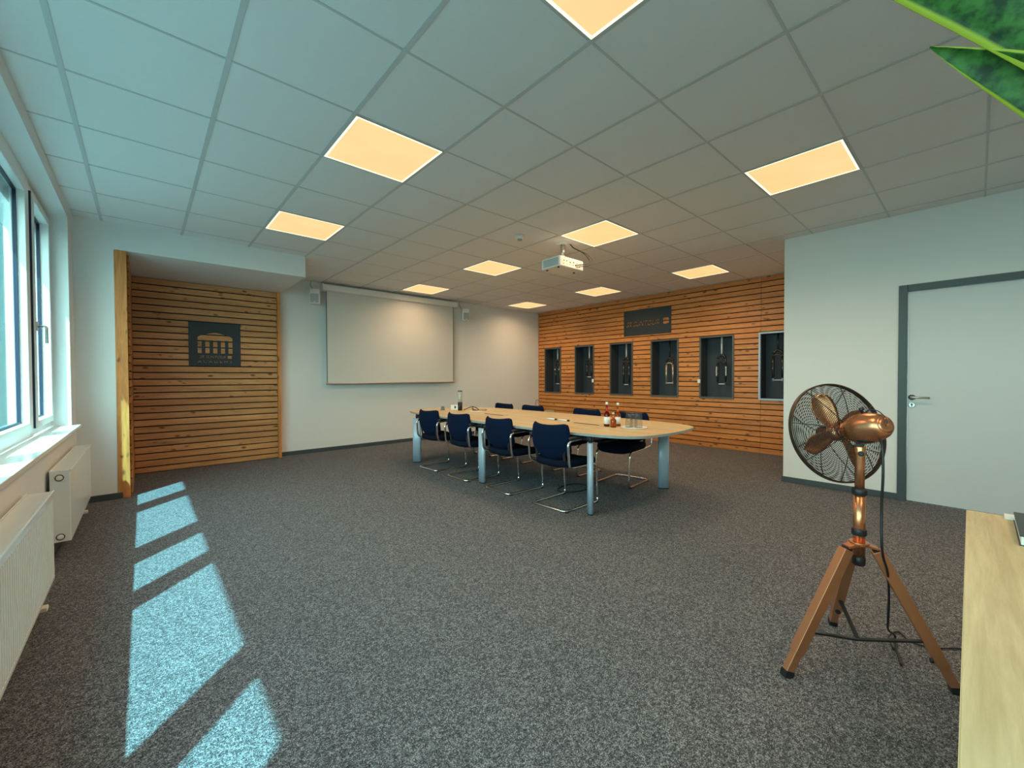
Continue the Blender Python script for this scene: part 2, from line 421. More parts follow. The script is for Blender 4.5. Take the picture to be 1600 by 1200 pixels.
# ------------------------------------------------------------------ windows
ZG0, ZG1 = .905, 2.555
sashes = [('n', 4.716, 5.36), ('w', 3.352, 4.485), ('n', 2.539, 3.095), ('w', 1.144, 2.356), ('n', .47, .95), ('w', -.92, .27), ('n', -1.62, -1.12), ('w', -2.62, -1.80)]  # last three are unseen, added behind the camera for skylight fill
edges = [OY1]
for a, b in zip(sashes[:-1], sashes[1:]): edges.append((a[1]+b[2])/2)
edges.append(OY0)
FX0, FX1, GX = -.680, -.605, -.655
for k, (kind, y0, y1) in enumerate(sashes):
    hi, lo = edges[k], edges[k+1]
    rt = sroot('window_%d' % (k+1), (-.64, (lo+hi)/2, OZ0))
    fr = MB()
    s = .050 if kind == 'n' else 0.0
    # fixed outer frame
    fa, fb, fc, fd = y0-s, y1+s, ZG0-s, ZG1+s
    X1 = FX1 if kind == 'w' else FX1-.012
    fr.box(FX0, X1, lo, fa, OZ0, OZ1).box(FX0, X1, fb, hi, OZ0, OZ1).box(FX0, X1, fa, fb, OZ0, fc).box(FX0, X1, fa, fb, fd, OZ1)
    obj('window_frame', fr, M['pvc'], rt, bevel=.004)
    if kind == 'n':
        sa = MB(); a0, a1, c0, c1 = y0-.052, y1+.052, ZG0-.052, ZG1+.052
        sa.box(FX0+.012, FX1+.012, a0, y0, c0, c1).box(FX0+.012, FX1+.012, y1, a1, c0, c1).box(FX0+.012, FX1+.012, y0, y1, c0, ZG0).box(FX0+.012, FX1+.012, y0, y1, ZG1, c1)
        so = obj('sash', sa, M['pvc'], rt, bevel=.005)
        gp = MB().box(FX1-.012, FX1+.004, a0-.013, a0-.001, c0, c1)
        obj('gasket', gp, M['gasket'], so)
        hd = MB(); hy, hz = y0-.026, 1.615
        hd.rbox(FX1+.012, FX1+.022, hy-.014, hy+.014, hz-.035, hz+.035, .008, axis='X')
        hd.tube(fillet([(FX1+.02, hy, hz), (FX1+.065, hy, hz), (FX1+.065, hy, hz-.125)], .012), .0085, 10)
        obj('window_handle', hd, M['steel'], so)
    e = .0
    gk = MB()
    t = .012
    gk.box(GX-.012, GX+.008, y0-.001, y0+t, ZG0, ZG1).box(GX-.012, GX+.008, y1-t, y1+.001, ZG0, ZG1)
    gk.box(GX-.012, GX+.008, y0, y1, ZG0-.001, ZG0+t).box(GX-.012, GX+.008, y0, y1, ZG1-t, ZG1+.001)
    obj('gasket', gk, M['gasket'], rt)
    obj('pane', MB().box(GX-.004, GX, y0+.004, y1-.004, ZG0+.004, ZG1-.004), M['pane'], rt)

# outdoors: added sun cutoff box, ground, added dark wall against the sky
struct('sun_cutoff', MB().box(-.84, -.70, OY0, OY1, 2.482, OZ1), M['pvc'])  # box added to block the sun above the floor patches
struct('trim_3', MB().box(-.90, -.685, OY0, OY1, OZ0-.06, OZ0-.02), M['alu'])
struct('wall_sky_block', MB().box(-14, XO-.02, 9.5, 10, -3, 7), plain('sky_block_tone', (.055, .095, .10), .8, bump=.3))  # added wall, kept dark to tone down the sky behind the panes
struct('ground', MB().box(-60, XO-.3, -40, 70, -3.2, -3.0), M['grass'])

# ------------------------------------------------------------------ cladding
def cut(y0, y1, z0, z1, holes):
    """rectangles of [y0,y1]x[z0,z1] left after taking the holes away"""
    zs = sorted({z0, z1}|{h[2] for h in holes if z0 < h[2] < z1}|{h[3] for h in holes if z0 < h[3] < z1}); out = []
    for a, b in zip(zs[:-1], zs[1:]):
        m = (a+b)/2; ys = [(y0, y1)]
        for h in holes:
            if h[2] < m < h[3]:
                nn = []
                for p, q in ys:
                    if h[1] <= p or h[0] >= q: nn.append((p, q)); continue
                    if h[0] > p: nn.append((p, h[0]))
                    if h[1] < q: nn.append((h[1], q))
                ys = nn
        out += [(p, q, a, b) for p, q in ys]
    return out
PITCH, SL = .0875, .0730
def rows(z1):
    r = []; z = z1-.004
    while z-SL > 0: r.append((z-SL, z)); z -= PITCH
    if z > .02: r.append((.008, z))
    return r
BOXES = [(7.000, 6.47), (6.060, 5.522), (5.118, 4.568), (4.182, 3.626), (3.247, 2.675), (2.310, 1.735)]
BZ0, BZ1 = .842, 1.915
holes = [(b, a, BZ0, BZ1) for a, b in BOXES]
SGN = (3.766, 4.775, 2.033, 2.540)
for (y0, y1, lab) in ((4.777, YB-.002, 'orange brown larch slat cladding from the white corner to the first vertical joint'),
                      (2.282, 4.773, 'orange brown larch slat cladding between the two vertical joints, behind the wide dark sign'),
                      (YR+.004, 2.278, 'orange brown larch slat cladding strip nearest the white door wall')):
    t = thing('slat_panel', (XS+.02, (y0+y1)/2, 0), lab, 'wall cladding', 'larch slat panels on the display wall')
    m = MB()
    for a, b in rows(CEIL):
        for q in cut(y0, y1, a, b, holes): m.box(XS, XS+.022, *q)
    obj('slats', m, M['slatsY'], t, bevel=.0015)
    m = MB()
    for q in cut(y0-.002, y1+.002, .0, CEIL-.002, holes): m.box(XS+.022, XS+.05, *q)
    obj('backing_board', m, M['darkback'], t)
# niche
t = thing('slat_panel', (.71, 7.14, 0), 'larch slat cladding filling the niche under the white bulkhead', 'wall cladding')
m = MB(); ZN = 2.522
for a, b in rows(ZN): m.box(-.094, 1.535, 7.118, 7.138, a, b)
obj('slats', m, M['slatsX'], t, bevel=.0015)
m = MB()
for a, b in rows(ZN): m.box(-.110, -.095, 5.96, 7.117, a, b)
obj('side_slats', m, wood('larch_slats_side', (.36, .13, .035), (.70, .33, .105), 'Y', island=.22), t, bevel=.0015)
obj('backing_board', MB().box(-.095, 1.535, 7.138, 7.16, 0, ZN).box(-.13, -.110, 5.96, 7.16, 0, ZN), M['darkback'], t)
obj('edge_board', MB().box(1.536, 1.575, 7.085, 7.218, 0, ZN), M['postZ'], t, bevel=.002)
tag(obj('timber_post', MB().box(-.2045, -.111, YN-.008, YN+.09, 0, ZN), M['postZ'], bevel=.003), 'pale larch timber post at the left edge of the slatted niche', 'post')

# ------------------------------------------------------------------ lettering plates
def plate(name, W, H, cutouts, texts, label, cat, origin, rot, thick=.004):
    """dark plate with the letters and shapes really cut through it; local x right, y up, z towards the viewer"""
    cu = bpy.data.curves.new(name, 'CURVE'); cu.dimensions = '2D'; cu.fill_mode = 'BOTH'; cu.extrude = thick/2
    def poly(pts):
        sp = cu.splines.new('POLY'); sp.points.add(len(pts)-1)
        for p, q in zip(sp.points, pts): p.co = (q[0], q[1], 0, 1)
        sp.use_cyclic_u = True
    poly([(-W/2, -H/2), (W/2, -H/2), (W/2, H/2), (-W/2, H/2)])
    for c in cutouts: poly(c)
    for (txt, size, cx, cy, sx, shear, space) in texts:
        tcu = bpy.data.curves.new('lettering', 'FONT'); tcu.body = txt; tcu.size = size; tcu.align_x = 'CENTER'; tcu.align_y = 'CENTER'
        tcu.shear = shear; tcu.space_character = space; tcu.resolution_u = 3; tcu.offset = .0022
        to = bpy.data.objects.new('lettering', tcu); COL.objects.link(to)
        bpy.ops.object.select_all(action='DESELECT'); to.select_set(True); bpy.context.view_layer.objects.active = to
        bpy.ops.object.convert(target='CURVE'); tc = bpy.context.view_layer.objects.active
        xsv = [p.co[0] for s in tc.data.splines for p in s.bezier_points]; sx = sx/(max(xsv)-min(xsv)); cx -= sx*(max(xsv)+min(xsv))/2
        for s in tc.data.splines:
            n = cu.splines.new('BEZIER'); n.bezier_points.add(len(s.bezier_points)-1)
            for a, b in zip(n.bezier_points, s.bezier_points):
                a.handle_left_type = a.handle_right_type = 'FREE'
                for at in ('co', 'handle_left', 'handle_right'):
                    v = getattr(b, at); setattr(a, at, (cx+v[0]*sx, cy+v[1], 0))
            n.use_cyclic_u = True; n.resolution_u = 3
        bpy.data.objects.remove(tc, do_unlink=True)
    co = bpy.data.objects.new('curve_tmp', cu); COL.objects.link(co)
    me = bpy.data.meshes.new_from_object(co.evaluated_get(bpy.context.evaluated_depsgraph_get()))
    bpy.data.objects.remove(co, do_unlink=True)
    me.materials.clear(); me.materials.append(M['sign'])
    o = bpy.data.objects.new(name, me); COL.objects.link(o); o.location = origin; o.rotation_euler = rot
    return tag(o, label, cat)
bpy.context.view_layer.update()
def sq(cx, cy, w, h, r=.0): 
    return [(cx-w/2+r, cy-h/2), (cx+w/2-r, cy-h/2), (cx+w/2, cy-h/2+r), (cx+w/2, cy+h/2-r), (cx+w/2-r, cy+h/2), (cx-w/2+r, cy+h/2), (cx-w/2, cy+h/2-r), (cx-w/2, cy-h/2+r)]
# wide sign on the display wall
W, H = 1.008, .507
plate('wall_sign', W, H, [sq(.40, -.02, .115, .115, .016)], [('SR SUNTOUR', .135, -.095, -.03, .71, .35, 1.0)],
      'wide dark steel sign with cut-out company name and small square above the display boxes', 'sign',
      (XS-.004, 4.2705, 2.2865), (radians(90), 0, radians(-90)))
# academy sign in the niche: temple front with four columns
W = .597
cuts = []
y0, y1 = -.128, .095       # colonnade opening
xs = -.20
comb = [(-.20, y0), (-.20, y1), (-.17, .118), (-.07, .150), (0, .165), (.07, .150), (.17, .118), (.20, y1), (.20, y0)]
cw, gw = .040, .0488
edge = []
x = .20
for i in range(4):
    x -= gw; edge += [(x, y0), (x, .055)]
    x -= cw; edge += [(x, .055), (x, y0)]
cuts.append(comb+edge)
cuts.append(sq(.165, -.175, .050, .042, .006))
plate('wall_sign', W, W, cuts, [('SR SUNTOUR', .055, -.03, -.178, .30, .35, 1.0), ('ACADEMY', .052, 0, -.243, .40, 0, 1.5)],
      'square dark steel sign with a cut-out temple front on the niche slats', 'sign', (.7645, 7.114, 1.695), (radians(90), 0, 0))

# ------------------------------------------------------------------ display boxes with forks
SPEC = ['furthest', 'second', 'third', 'fourth', 'fifth', 'nearest']
WHERE = ['in the display box nearest the white corner', 'in the second box from the white corner', 'in the third box from the white corner',
         'in the third box from the door wall', 'in the box second from the door wall', 'in the box half hidden by the door wall']
dbox = None
for k, (ya, yb) in enumerate(BOXES):
    yc = (ya+yb)/2; hw = (ya-yb)/2
    lab = ['display box with grey frame closest to the white corner', 'display box with grey frame and a white sensor on its right edge',
           'grey framed display box below the left end of the wide sign', 'grey framed display box holding the champagne coloured fork',
           'grey framed display box with a white sensor on its left edge', 'grey framed display box painted lighter as if sunlit, cut off by the door wall'][k]
    t = thing('display_box', (7.40, yc, BZ0), lab, 'display box', 'recessed display boxes in the slat wall')
    f = .028
    m = MB().box(XS-.012, XS+.03, yb, yb+f, BZ0, BZ1).box(XS-.012, XS+.03, ya-f, ya, BZ0, BZ1).box(XS-.012, XS+.03, yb+f, ya-f, BZ0, BZ0+f).box(XS-.012, XS+.03, yb+f, ya-f, BZ1-f, BZ1)
    obj('frame', m, M['boxframe'] if k < 5 else M['alu'], t, bevel=.002)  # last frame takes a lighter material: sunlight painted into its colour
    m = MB().box(XS+.03, 7.60, yb+.004, yb+.018, BZ0+.004, BZ1-.004).box(XS+.03, 7.60, ya-.018, ya-.004, BZ0+.004, BZ1-.004)
    m.box(XS+.03, 7.60, yb+.018, ya-.018, BZ0+.004, BZ0+.018).box(XS+.03, 7.60, yb+.018, ya-.018, BZ1-.018, BZ1-.004).box(7.585, 7.60, yb+.018, ya-.018, BZ0+.018, BZ1-.018)
    obj('case', m, M['boxin'], t)
    # the fork itself
    top = BZ1-.018; X = 7.44; yf = yc+(-.035 if k < 5 else .06)
    crown = [1.62, 1.60, 1.60, 1.56, 1.575, 1.62][k]; bot = [1.06, 1.22, 1.06, 1.10, 1.09, 1.16][k]
    arch = [1.52, 1.50, 1.49, 1.44, 1.43, 1.52][k]
    ft = thing('suspension_fork', (X, yf, bot), ['black bicycle suspension fork with white bolts ', 'short black bicycle suspension fork ', 'long matt black bicycle suspension fork ',
               'champagne and black bicycle suspension fork ', 'black bicycle suspension fork with silver leg stripes ', 'slim dark bicycle suspension fork '][k]+WHERE[k], 'bicycle fork', 'bicycle forks on display')
    sm = M['forksilver'] if k in (0, 1, 2, 4) else M['forkblack']
    obj('steerer_tube', MB().tube([(X, yf, crown), (X, yf, top)], .0145, 12), sm, ft)
    lw = .063
    cb = MB().tube(fillet([(X, yf-lw, crown-.045), (X, yf-lw*.7, crown-.005), (X, yf, crown+.012), (X, yf+lw*.7, crown-.005), (X, yf+lw, crown-.045)], .03), [.019]*2+[.021]*(18-4)+[.019]*2 if False else .020, 10)
    cb.lathe([(.019, 0), (.024, .02), (.019, .04)], (X, yf, crown-.01), seg=12)
    obj('crown', cb, M['forkblack'], ft)
    for sgn in (-1, 1):
        obj('stanchion', MB().tube([(X, yf+sgn*lw, arch-.02), (X, yf+sgn*lw, crown-.03)], .0155, 10), M['forkblack'], ft)
        low = M['forkgold'] if k == 3 else M['forkblack']
        lo = MB().tube([(X, yf+sgn*lw, bot+.03), (X, yf+sgn*(lw+.004), (bot+arch)/2), (X, yf+sgn*lw, arch+.01)], [.016, .021, .022], 12)
        lo.box(X-.008, X+.012, yf+sgn*lw-.012, yf+sgn*lw+.012, bot-.015, bot+.035)
        leg = obj('lower_leg', lo, low, ft)
        if k == 4:
            obj('stripe', MB().box(X-.026, X-.0215, yf+sgn*(lw+.016)-.006, yf+sgn*(lw+.016)+.006, arch-.20, arch-.04), M['forksilver'], leg)
        if k == 0:
            obj('bolt', MB().lathe([(.014, 0), (.014, .02), (.006, .024)], (X-.02, yf+sgn*lw, arch-.12), (-1, 0, 0), 10), M['white'], leg)
    obj('brace', MB().tube(fillet([(X-.012, yf-lw, arch), (X-.016, yf-lw*.6, arch+.035), (X-.016, yf+lw*.6, arch+.035), (X-.012, yf+lw, arch)], .03), .012, 10), M['forkgold'] if k == 3 else M['forkblack'], ft)
    obj('axle', MB().tube([(X, yf-lw-.01, bot), (X, yf+lw+.01, bot)], .008, 10), M['forksilver'], ft)
    if k in (1, 4):
        ys = yb+.02 if k == 1 else ya-.0
        s = MB().rbox(XS-.030, XS-.0135, ys-.026, ys+.022, 1.10, 1.175, .012, axis='X')
        tag(obj('wall_sensor', s, M['sensor'], bevel=.002), 'small white plastic sensor on the %s edge of a display box frame' % ('right' if k == 1 else 'left'), 'sensor', 'white sensors on box frames')
# low outlet cover on the slats
t = thing('outlet_cover', (XS-.015, 6.81, .33), 'pale wooden outlet cover low on the slats behind the table', 'outlet cover')
obj('cover', MB().box(XS-.03, XS-.001, 6.67, 6.96, .33, .43), M['oakedge'], t, bevel=.003)
tag(obj('wall_cable', MB().tube(bez([(7.17, YB-.03, .0), (7.17, YB-.02, .35), (7.19, YB-.02, .62), (7.25, YB-.03, .66), (7.285, YB-.03, .63)]), .005, 6), M['black']), 'thin black cable curving up the white wall in the corner', 'cable')

# ------------------------------------------------------------------ door
d = sroot('door_1', (XR, 0, 0))
f = MB()
fw = .052
f.box(XR-.02, XR+.175, DY1-fw, DY1+.012, 0, DZ+.012).box(XR-.02, XR+.175, DY0-.012, DY0+fw, 0, DZ+.012).box(XR-.02, XR+.175, DY0+fw, DY1-fw, DZ-fw, DZ+.012)
obj('door_frame', f, M['slate'], d, bevel=.003)
lf = obj('door_leaf', MB().box(XR+.012, XR+.052, DY0+fw+.003, DY1-fw-.003, .008, DZ-fw-.003), M['door'], d, bevel=.002)
h = MB(); hy, hz = .418, 1.012
h.lathe([(.026, 0), (.026, .008), (.012, .009), (.0105, .045)], (XR+.012, hy, hz), (-1, 0, 0), 20)
h.tube(fillet([(XR-.025, hy, hz), (XR-.045, hy, hz), (XR-.045, hy-.125, hz)], .014), .0095, 10)
obj('door_handle', h, M['steel'], lf)
obj('keyhole_plate', MB().lathe([(.026, 0), (.026, .007), (.022, .009)], (XR+.012, hy, hz-.075), (-1, 0, 0), 20), M['steel'], lf)
obj('keyhole', MB().box(XR+.0015, XR+.004, hy-.0035, hy+.0035, hz-.090, hz-.070).lathe([(.008, 0), (.008, .0015)], (XR+.004, hy, hz-.068), (-1, 0, 0), 12), M['black'], lf)

# ------------------------------------------------------------------ ceiling lights
cells = [(-1, -1), (3, -1), (-1, 2), (3, 2), (7, 2), (-1, 5), (3, 5), (7, 5), (3, 8), (7, 8), (-1, -4), (3, -4)]  # last two are unseen panels added behind the camera for light
PLACE = {(-1, -1): 'cut off by the top edge of the photo', (3, -1): 'closest to the door wall', (-1, 2): 'nearer of the two beside the windows',
         (3, 2): 'right beside the projector', (7, 2): 'above the slat wall, nearest the door wall', (-1, 5): 'in front of the white bulkhead',
         (3, 5): 'left of the projector, above the middle of the table', (7, 5): 'directly beyond the projector, above the wide sign', (3, 8): 'above the right half of the projection screen',
         (7, 8): 'in the far corner between white wall and slats', (-1, -4): 'added unseen behind the camera on the window side', (3, -4): 'added unseen behind the camera on the door side'}
src = None
for (i, j) in cells:
    x, y = g0x+(i+.5)*gu, g0y+(j+.5)*gu
    if src is None:
        t = thing('ceiling_light', (x, y, CEIL), 'x', 'ceiling light', 'square warm panel lights in the ceiling grid')
        a, b = .300, .286
        z0, z1 = CEIL-.007, CEIL-.001
        fr = MB().box(x-a-.006, x+a+.006, y-a-.006, y-a, z0, z1).box(x-a-.006, x+a+.006, y+a, y+a+.006, z0, z1).box(x-a-.006, x-a, y-a, y+a, z0, z1).box(x+a, x+a+.006, y-a, y+a, z0, z1)
        obj('frame', fr, M['tbar'], t)
        ed = MB().box(x-a, x+a, y-a, y-b, z0+.001, z1).box(x-a, x+a, y+b, y+a, z0+.001, z1).box(x-a, x-b, y-b, y+b, z0+.001, z1).box(x+b, x+a, y-b, y+b, z0+.001, z1)
        obj('light_edge', ed, M['glowedge'], t)
        obj('diffuser', MB().box(x-b, x+b, y-b, y+b, z0+.002, z1), M['glow'], t)
        src = t
    else:
        t = copy_tree(src); t.location = (x, y, CEIL); t['_base'] = (x, y, CEIL)
    t['label'] = 'warm glowing square ceiling panel '+PLACE[(i, j)]
    ld = bpy.data.lights.new('panel_lamp', 'AREA'); ld.shape = 'SQUARE'; ld.size = .55; ld.energy = 7.6; ld.color = (1.0, .68, .40); ld.spread = radians(150)
    lo = bpy.data.objects.new('panel_lamp', ld); COL.objects.link(lo); lo.parent = t; lo.location = (0, 0, -.012)

# smoke detector
t = thing('smoke_detector', (3.14, 3.39, CEIL), 'small white round smoke detector on the ceiling left of the projector', 'smoke detector')
obj('housing', MB().lathe([(.052, 0), (.052, -.035), (.046, -.042), (.03, -.043)], (3.14, 3.39, CEIL), seg=24), M['white'], t)
obj('sensor_head', MB().lathe([(.028, -.043), (.028, -.052), (.016, -.058)], (3.14, 3.39, CEIL), seg=20), M['grille'], t)

# projector
PX, PY = 3.70, 3.25
t = thing('projector', (PX, PY, CEIL), 'white projector hanging from a ceiling pole above the meeting table', 'projector')
obj('ceiling_mount', MB().lathe([(.075, 0), (.075, -.012), (.03, -.02)], (PX, PY, CEIL), seg=24), M['white'], t)
obj('pole', MB().lathe([(.026, -.015), (.026, -.195)], (PX, PY, CEIL), seg=20), M['steel'], t)
bd = obj('body', MB().rbox(3.47, 3.885, 3.09, 3.38, 2.462, 2.575, .018), M['white'], t, bevel=.003)
m = MB()
for q in range(9): m.box(3.4685, 3.471, 3.115, 3.345, 2.478+q*.0095, 2.4825+q*.0095)
obj('vent', m, M['tableedge'], bd)
random.seed(3)
for q in range(12):
    u = 3.52+(q % 6)*.055+random.random()*.02; v = 2.485+(q//6)*.032+random.random()*.01; a = .005+random.random()*.008
    obj('socket', MB().box(u, u+a*1.6, 3.0885, 3.091, v, v+a), M['black'], bd)
obj('lens', MB().lathe([(.038, 0), (.038, .015), (.030, .018), (.028, .008)], (3.58, 3.378, 2.52), (0, 1, 0), 20), M['lens'], bd)
for fx, fy in ((3.52, 3.33), (3.50, 3.14), (3.84, 3.2)): obj('foot', MB().lathe([(.012, 0), (.012, -.012)], (fx, fy, 2.462), seg=12), M['black'], bd)
m = MB().tube(bez([(3.80, 3.22, CEIL-.002), (3.84, 3.20, 2.75), (3.93, 3.14, 2.70), (3.97, 3.08, 2.62), (3.90, 3.03, 2.55), (3.80, 3.05, 2.515), (3.73, 3.088, 2.505)]), .006, 8)
m.tube(bez([(3.79, 3.22, CEIL-.002), (3.87, 3.18, 2.73), (3.96, 3.10, 2.68), (3.99, 3.04, 2.60), (3.90, 3.00, 2.53), (3.82, 3.04, 2.50), (3.76, 3.088, 2.49)]), .004, 8)
tag(obj('projector_cable', m, M['black']), 'black cables looping from the ceiling into the back of the projector', 'cable')

# ------------------------------------------------------------------ projection screen
SY = YB-.105
t = thing('projection_screen', (3.54, SY, 1.1), 'large pulled-down white projection screen on the wall behind the table', 'projection screen')
obj('case', MB().rbox(2.205, 4.80, SY-.055, YB-.002, 2.648, 2.752, .02, axis='X'), M['white'], t)
obj('end_cap', MB().rbox(2.195, 2.215, SY-.058, YB-.002, 2.644, 2.756, .02, axis='X'), M['white'], t)
obj('end_cap', MB().rbox(4.79, 4.81, SY-.058, YB-.002, 2.644, 2.756, .02, axis='X'), M['white'], t)
cf = obj('fabric', MB().box(2.262, 4.738, SY-.001, SY+.001, 1.135, 2.66), M['screen'], t)
for sx in (2.258, 4.730): obj('side_edge', MB().box(sx, sx+.012, SY-.0016, SY+.0016, 1.135, 2.66), M['boxframe'], cf)
obj('bottom_bar', MB().rbox(2.25, 4.75, SY-.014, SY+.014, 1.108, 1.142, .01, axis='X'), M['steel'], t)

# ------------------------------------------------------------------ wall speakers
def speaker(x, y, z, rz, label):
    t = thing('wall_speaker', (x, y, z), label, 'speaker', 'small white wall speakers', rz, True)
    obj('cabinet', MB().rbox(-.078, .078, -.075, .065, 0, .235, .018), M['white'], t)
    obj('grille', MB().rbox(-.060, .060, -.080, -.074, .014, .155, .012, axis='Y'), M['grille'], t)
    obj('badge', MB().lathe([(.009, 0), (.009, .003)], (0, -.080, .028), (0, -1, 0), 14), M['white'], t)
    obj('bracket', MB().box(-.02, .02, .06, .13, .09, .15), M['steel'], t)
    return t
speaker(2.075, YB-.15, 2.405, radians(-22), 'small white speaker on the wall left of the projection screen')
speaker(5.01, YB-.15, 2.395, radians(-22), 'small white speaker on the wall right of the projection screen')
for x, lab in ((2.07, 'thin cable running from the left speaker up to the ceiling'), (4.97, 'thin cable running from the right speaker up to the ceiling')):
    tag(obj('speaker_cable', MB().tube(bez([(x, YB-.09, 2.60), (x+.01, YB-.04, 2.66), (x-.02, YB-.02, 2.72), (x-.02, YB-.02, CEIL)]), .004, 6), M['black']), lab, 'cable', 'speaker cables')

# ------------------------------------------------------------------ radiators
def radiator(y0, y1, ribbed, label):
    xf, xb, z0, z1 = -.375, -.470, .132, .612
    t = thing('radiator', ((xf+xb)/2, (y0+y1)/2, 0), label, 'radiator', 'white panel radiators below the window sill')
    m = MB(); 
    if ribbed:
        n = int((y1-y0-.03)/.0333); p = (y1-y0-.03)/n; a = y0+.015
        pro = [(xf, y0)]
        for q in range(n):
            pro += [(xf, a+q*p+p*.10), (xf-.010, a+q*p+p*.28), (xf-.010, a+q*p+p*.62), (xf, a+q*p+p*.80)]
        pro += [(xf, y1), (xf-.014, y1), (xf-.014, y0)]
        m.prism(pro, z0+.02, z1-.045); m.box(xf-.014, xf, y0, y1, z0, z0+.02).box(xf-.014, xf, y0, y1, z1-.045, z1-.008)
    else: m.box(xf-.014, xf, y0, y1, z0, z1-.008)
    m.box(xb, xb+.012, y0, y1, z0, z1-.008)
    obj('front_panel', m, M['rad'], t, bevel=.002)
    obj('side_panel', MB().box(xb, xf-.001, y0-.003, y0+.004, z0, z1-.006), M['rad'], t, bevel=.003)
    obj('side_panel', MB().box(xb, xf-.001, y1-.004, y1+.003, z0, z1-.006), M['rad'], t, bevel=.003)
    m = MB().box(xb-.002, xf+.004, y0-.004, y1+.004, z1-.008, z1-.004)
    m.box(xf-.004, xf+.006, y0-.004, y1+.004, z1-.010, z1+.001).box(xb-.002, xb+.006, y0-.004, y1+.004, z1-.010, z1+.001)
    obj('top_cover', m, M['rad'], t, bevel=.002)
    for z in (z0+.035, z1-.050):
        cp = obj('plug', MB().lathe([(.022, 0), (.022, .003)], (-.425, y0-.003, z), (0, -1, 0), 24), M['boxframe'], t)
        obj('plug_centre', MB().lathe([(.016, 0), (.016, .006), (.006, .008)], (-.425, y0-.003, z), (0, -1, 0), 24), M['white'], cp)
    for yy in (y1-.09,):
        obj('mounting_foot', MB().box(-.455, -.430, yy-.012, yy+.012, 0, .16).box(-.46, -.392, yy-.025, yy+.025, 0, .022), M['cream'], t, bevel=.003)
    for yy in (y0+.25, y1-.22):
        obj('wall_bracket', MB().box(-.4885, xb, yy-.02, yy+.02, .2, .5), M['steel'], t)
radiator(1.72, 3.345, True, 'ribbed white panel radiator under the window in the lower left corner of the photo')
radiator(4.055, 5.47, False, 'smooth white panel radiator under the far end of the window sill')

# ------------------------------------------------------------------ meeting table
TX, TY, TZ = 3.61, 3.85, .718
t = thing('conference_table', (TX, TY, 0), 'long boat-shaped oak meeting table on grey metal legs in the middle of the room', 'table')
half = [(0, .755), (.5, .752), (.95, .742), (1.35, .715), (1.62, .68), (1.78, .64)]
cor = [(1.90, .575), (1.975, .49), (2.01, .38), (2.035, .2), (2.045, 0)]
prof = half+cor
q1 = [(a, b) for a, b in prof]
loop = []
loop += [(TX+b, TY+a) for a, b in q1]                     # +x, +y
loop += [(TX-b, TY+a) for a, b in reversed(q1[:-1])]      # -x, +y
loop += [(TX-b, TY-a) for a, b in q1[1:]]                 # -x, -y
loop += [(TX+b, TY-a) for a, b in reversed(q1[1:-1])]     # +x, -y
loop2 = []
for p in fillet([(a, b, 0) for a, b in loop], .06, 3, True): loop2.append((p.x, p.y))
top = obj('tabletop', MB().prism(loop2, TZ-.022, TZ, 0, 1), [M['oakY'], M['tableedge']], t)
for y0, y1, lab in ((4.13, 4.51, 0), (2.60, 2.93, 0)):
    fl = obj('cable_flap', MB().box(3.515, 3.615, y0, y1, TZ, TZ+.003), M['oakY'], top, bevel=.001)
    obj('brush_slot', MB().box(3.509, 3.521, y0, y1, TZ+.001, TZ+.005), M['black'], fl)
m = MB()
for x in (3.02, 4.10): m.box(x-.02, x+.02, 2.30, 5.40, .640, .692)
for y in (2.32, 3.05, 3.80, 4.6, 5.34): m.box(2.98, 4.14, y-.02, y+.02, .645, .692)
obj('under_frame', m, M['blackmetal'], t, bevel=.003)
m = MB().box(3.40, 3.72, 2.5, 5.1, .56, .563).box(3.40, 3.403, 2.5, 5.1, .56, .64).box(3.717, 3.72, 2.5, 5.1, .56, .64)
for y in (2.6, 3.8, 5.0): m.box(3.40, 3.403, y, y+.03, .56, .692).box(3.717, 3.72, y, y+.03, .56, .692)
obj('cable_tray', m, M['blackmetal'], t)
LEGS = [(2.935, 5.36, (-1, 1)), (2.915, 3.80, (0, -1)), (2.965, 2.285, (-1, -1)), (4.225, 5.36, (1, 1)), (4.24, 3.80, (0, 1)), (4.225, 2.265, (1, -1))]
for lx, ly, dr in LEGS:
    th = atan2(dr[1], dr[0]); poly = []
    for k in range(28):
        a = 2*pi*k/28; u = (.052 if dr[0] == 0 else .059)*(abs(cos(a))**.8)*(1 if cos(a) >= 0 else -1); v = .027*(abs(sin(a))**.8)*(1 if sin(a) >= 0 else -1)
        poly.append((lx+u*cos(th)-v*sin(th), ly+u*sin(th)+v*cos(th)))
    lg = MB().prism(poly, .012, .635)
    lo = obj('leg', lg, M['alu'], t)
    for p in lo.data.polygons: p.use_smooth = abs(p.normal.z) < .5
    obj('leg_foot', MB().prism([(lx+(a-lx)*.93, ly+(b-ly)*.93) for a, b in poly], 0, .012), M['black'], lo)
    obj('leg_bracket', MB().lathe([(.016, .635), (.016, .694)], (lx, ly, 0), seg=14).bar((lx, ly, .672), (lx-dr[0]*.12, ly-dr[1]*.05, .672), .05, .03), M['blackmetal'], lo)

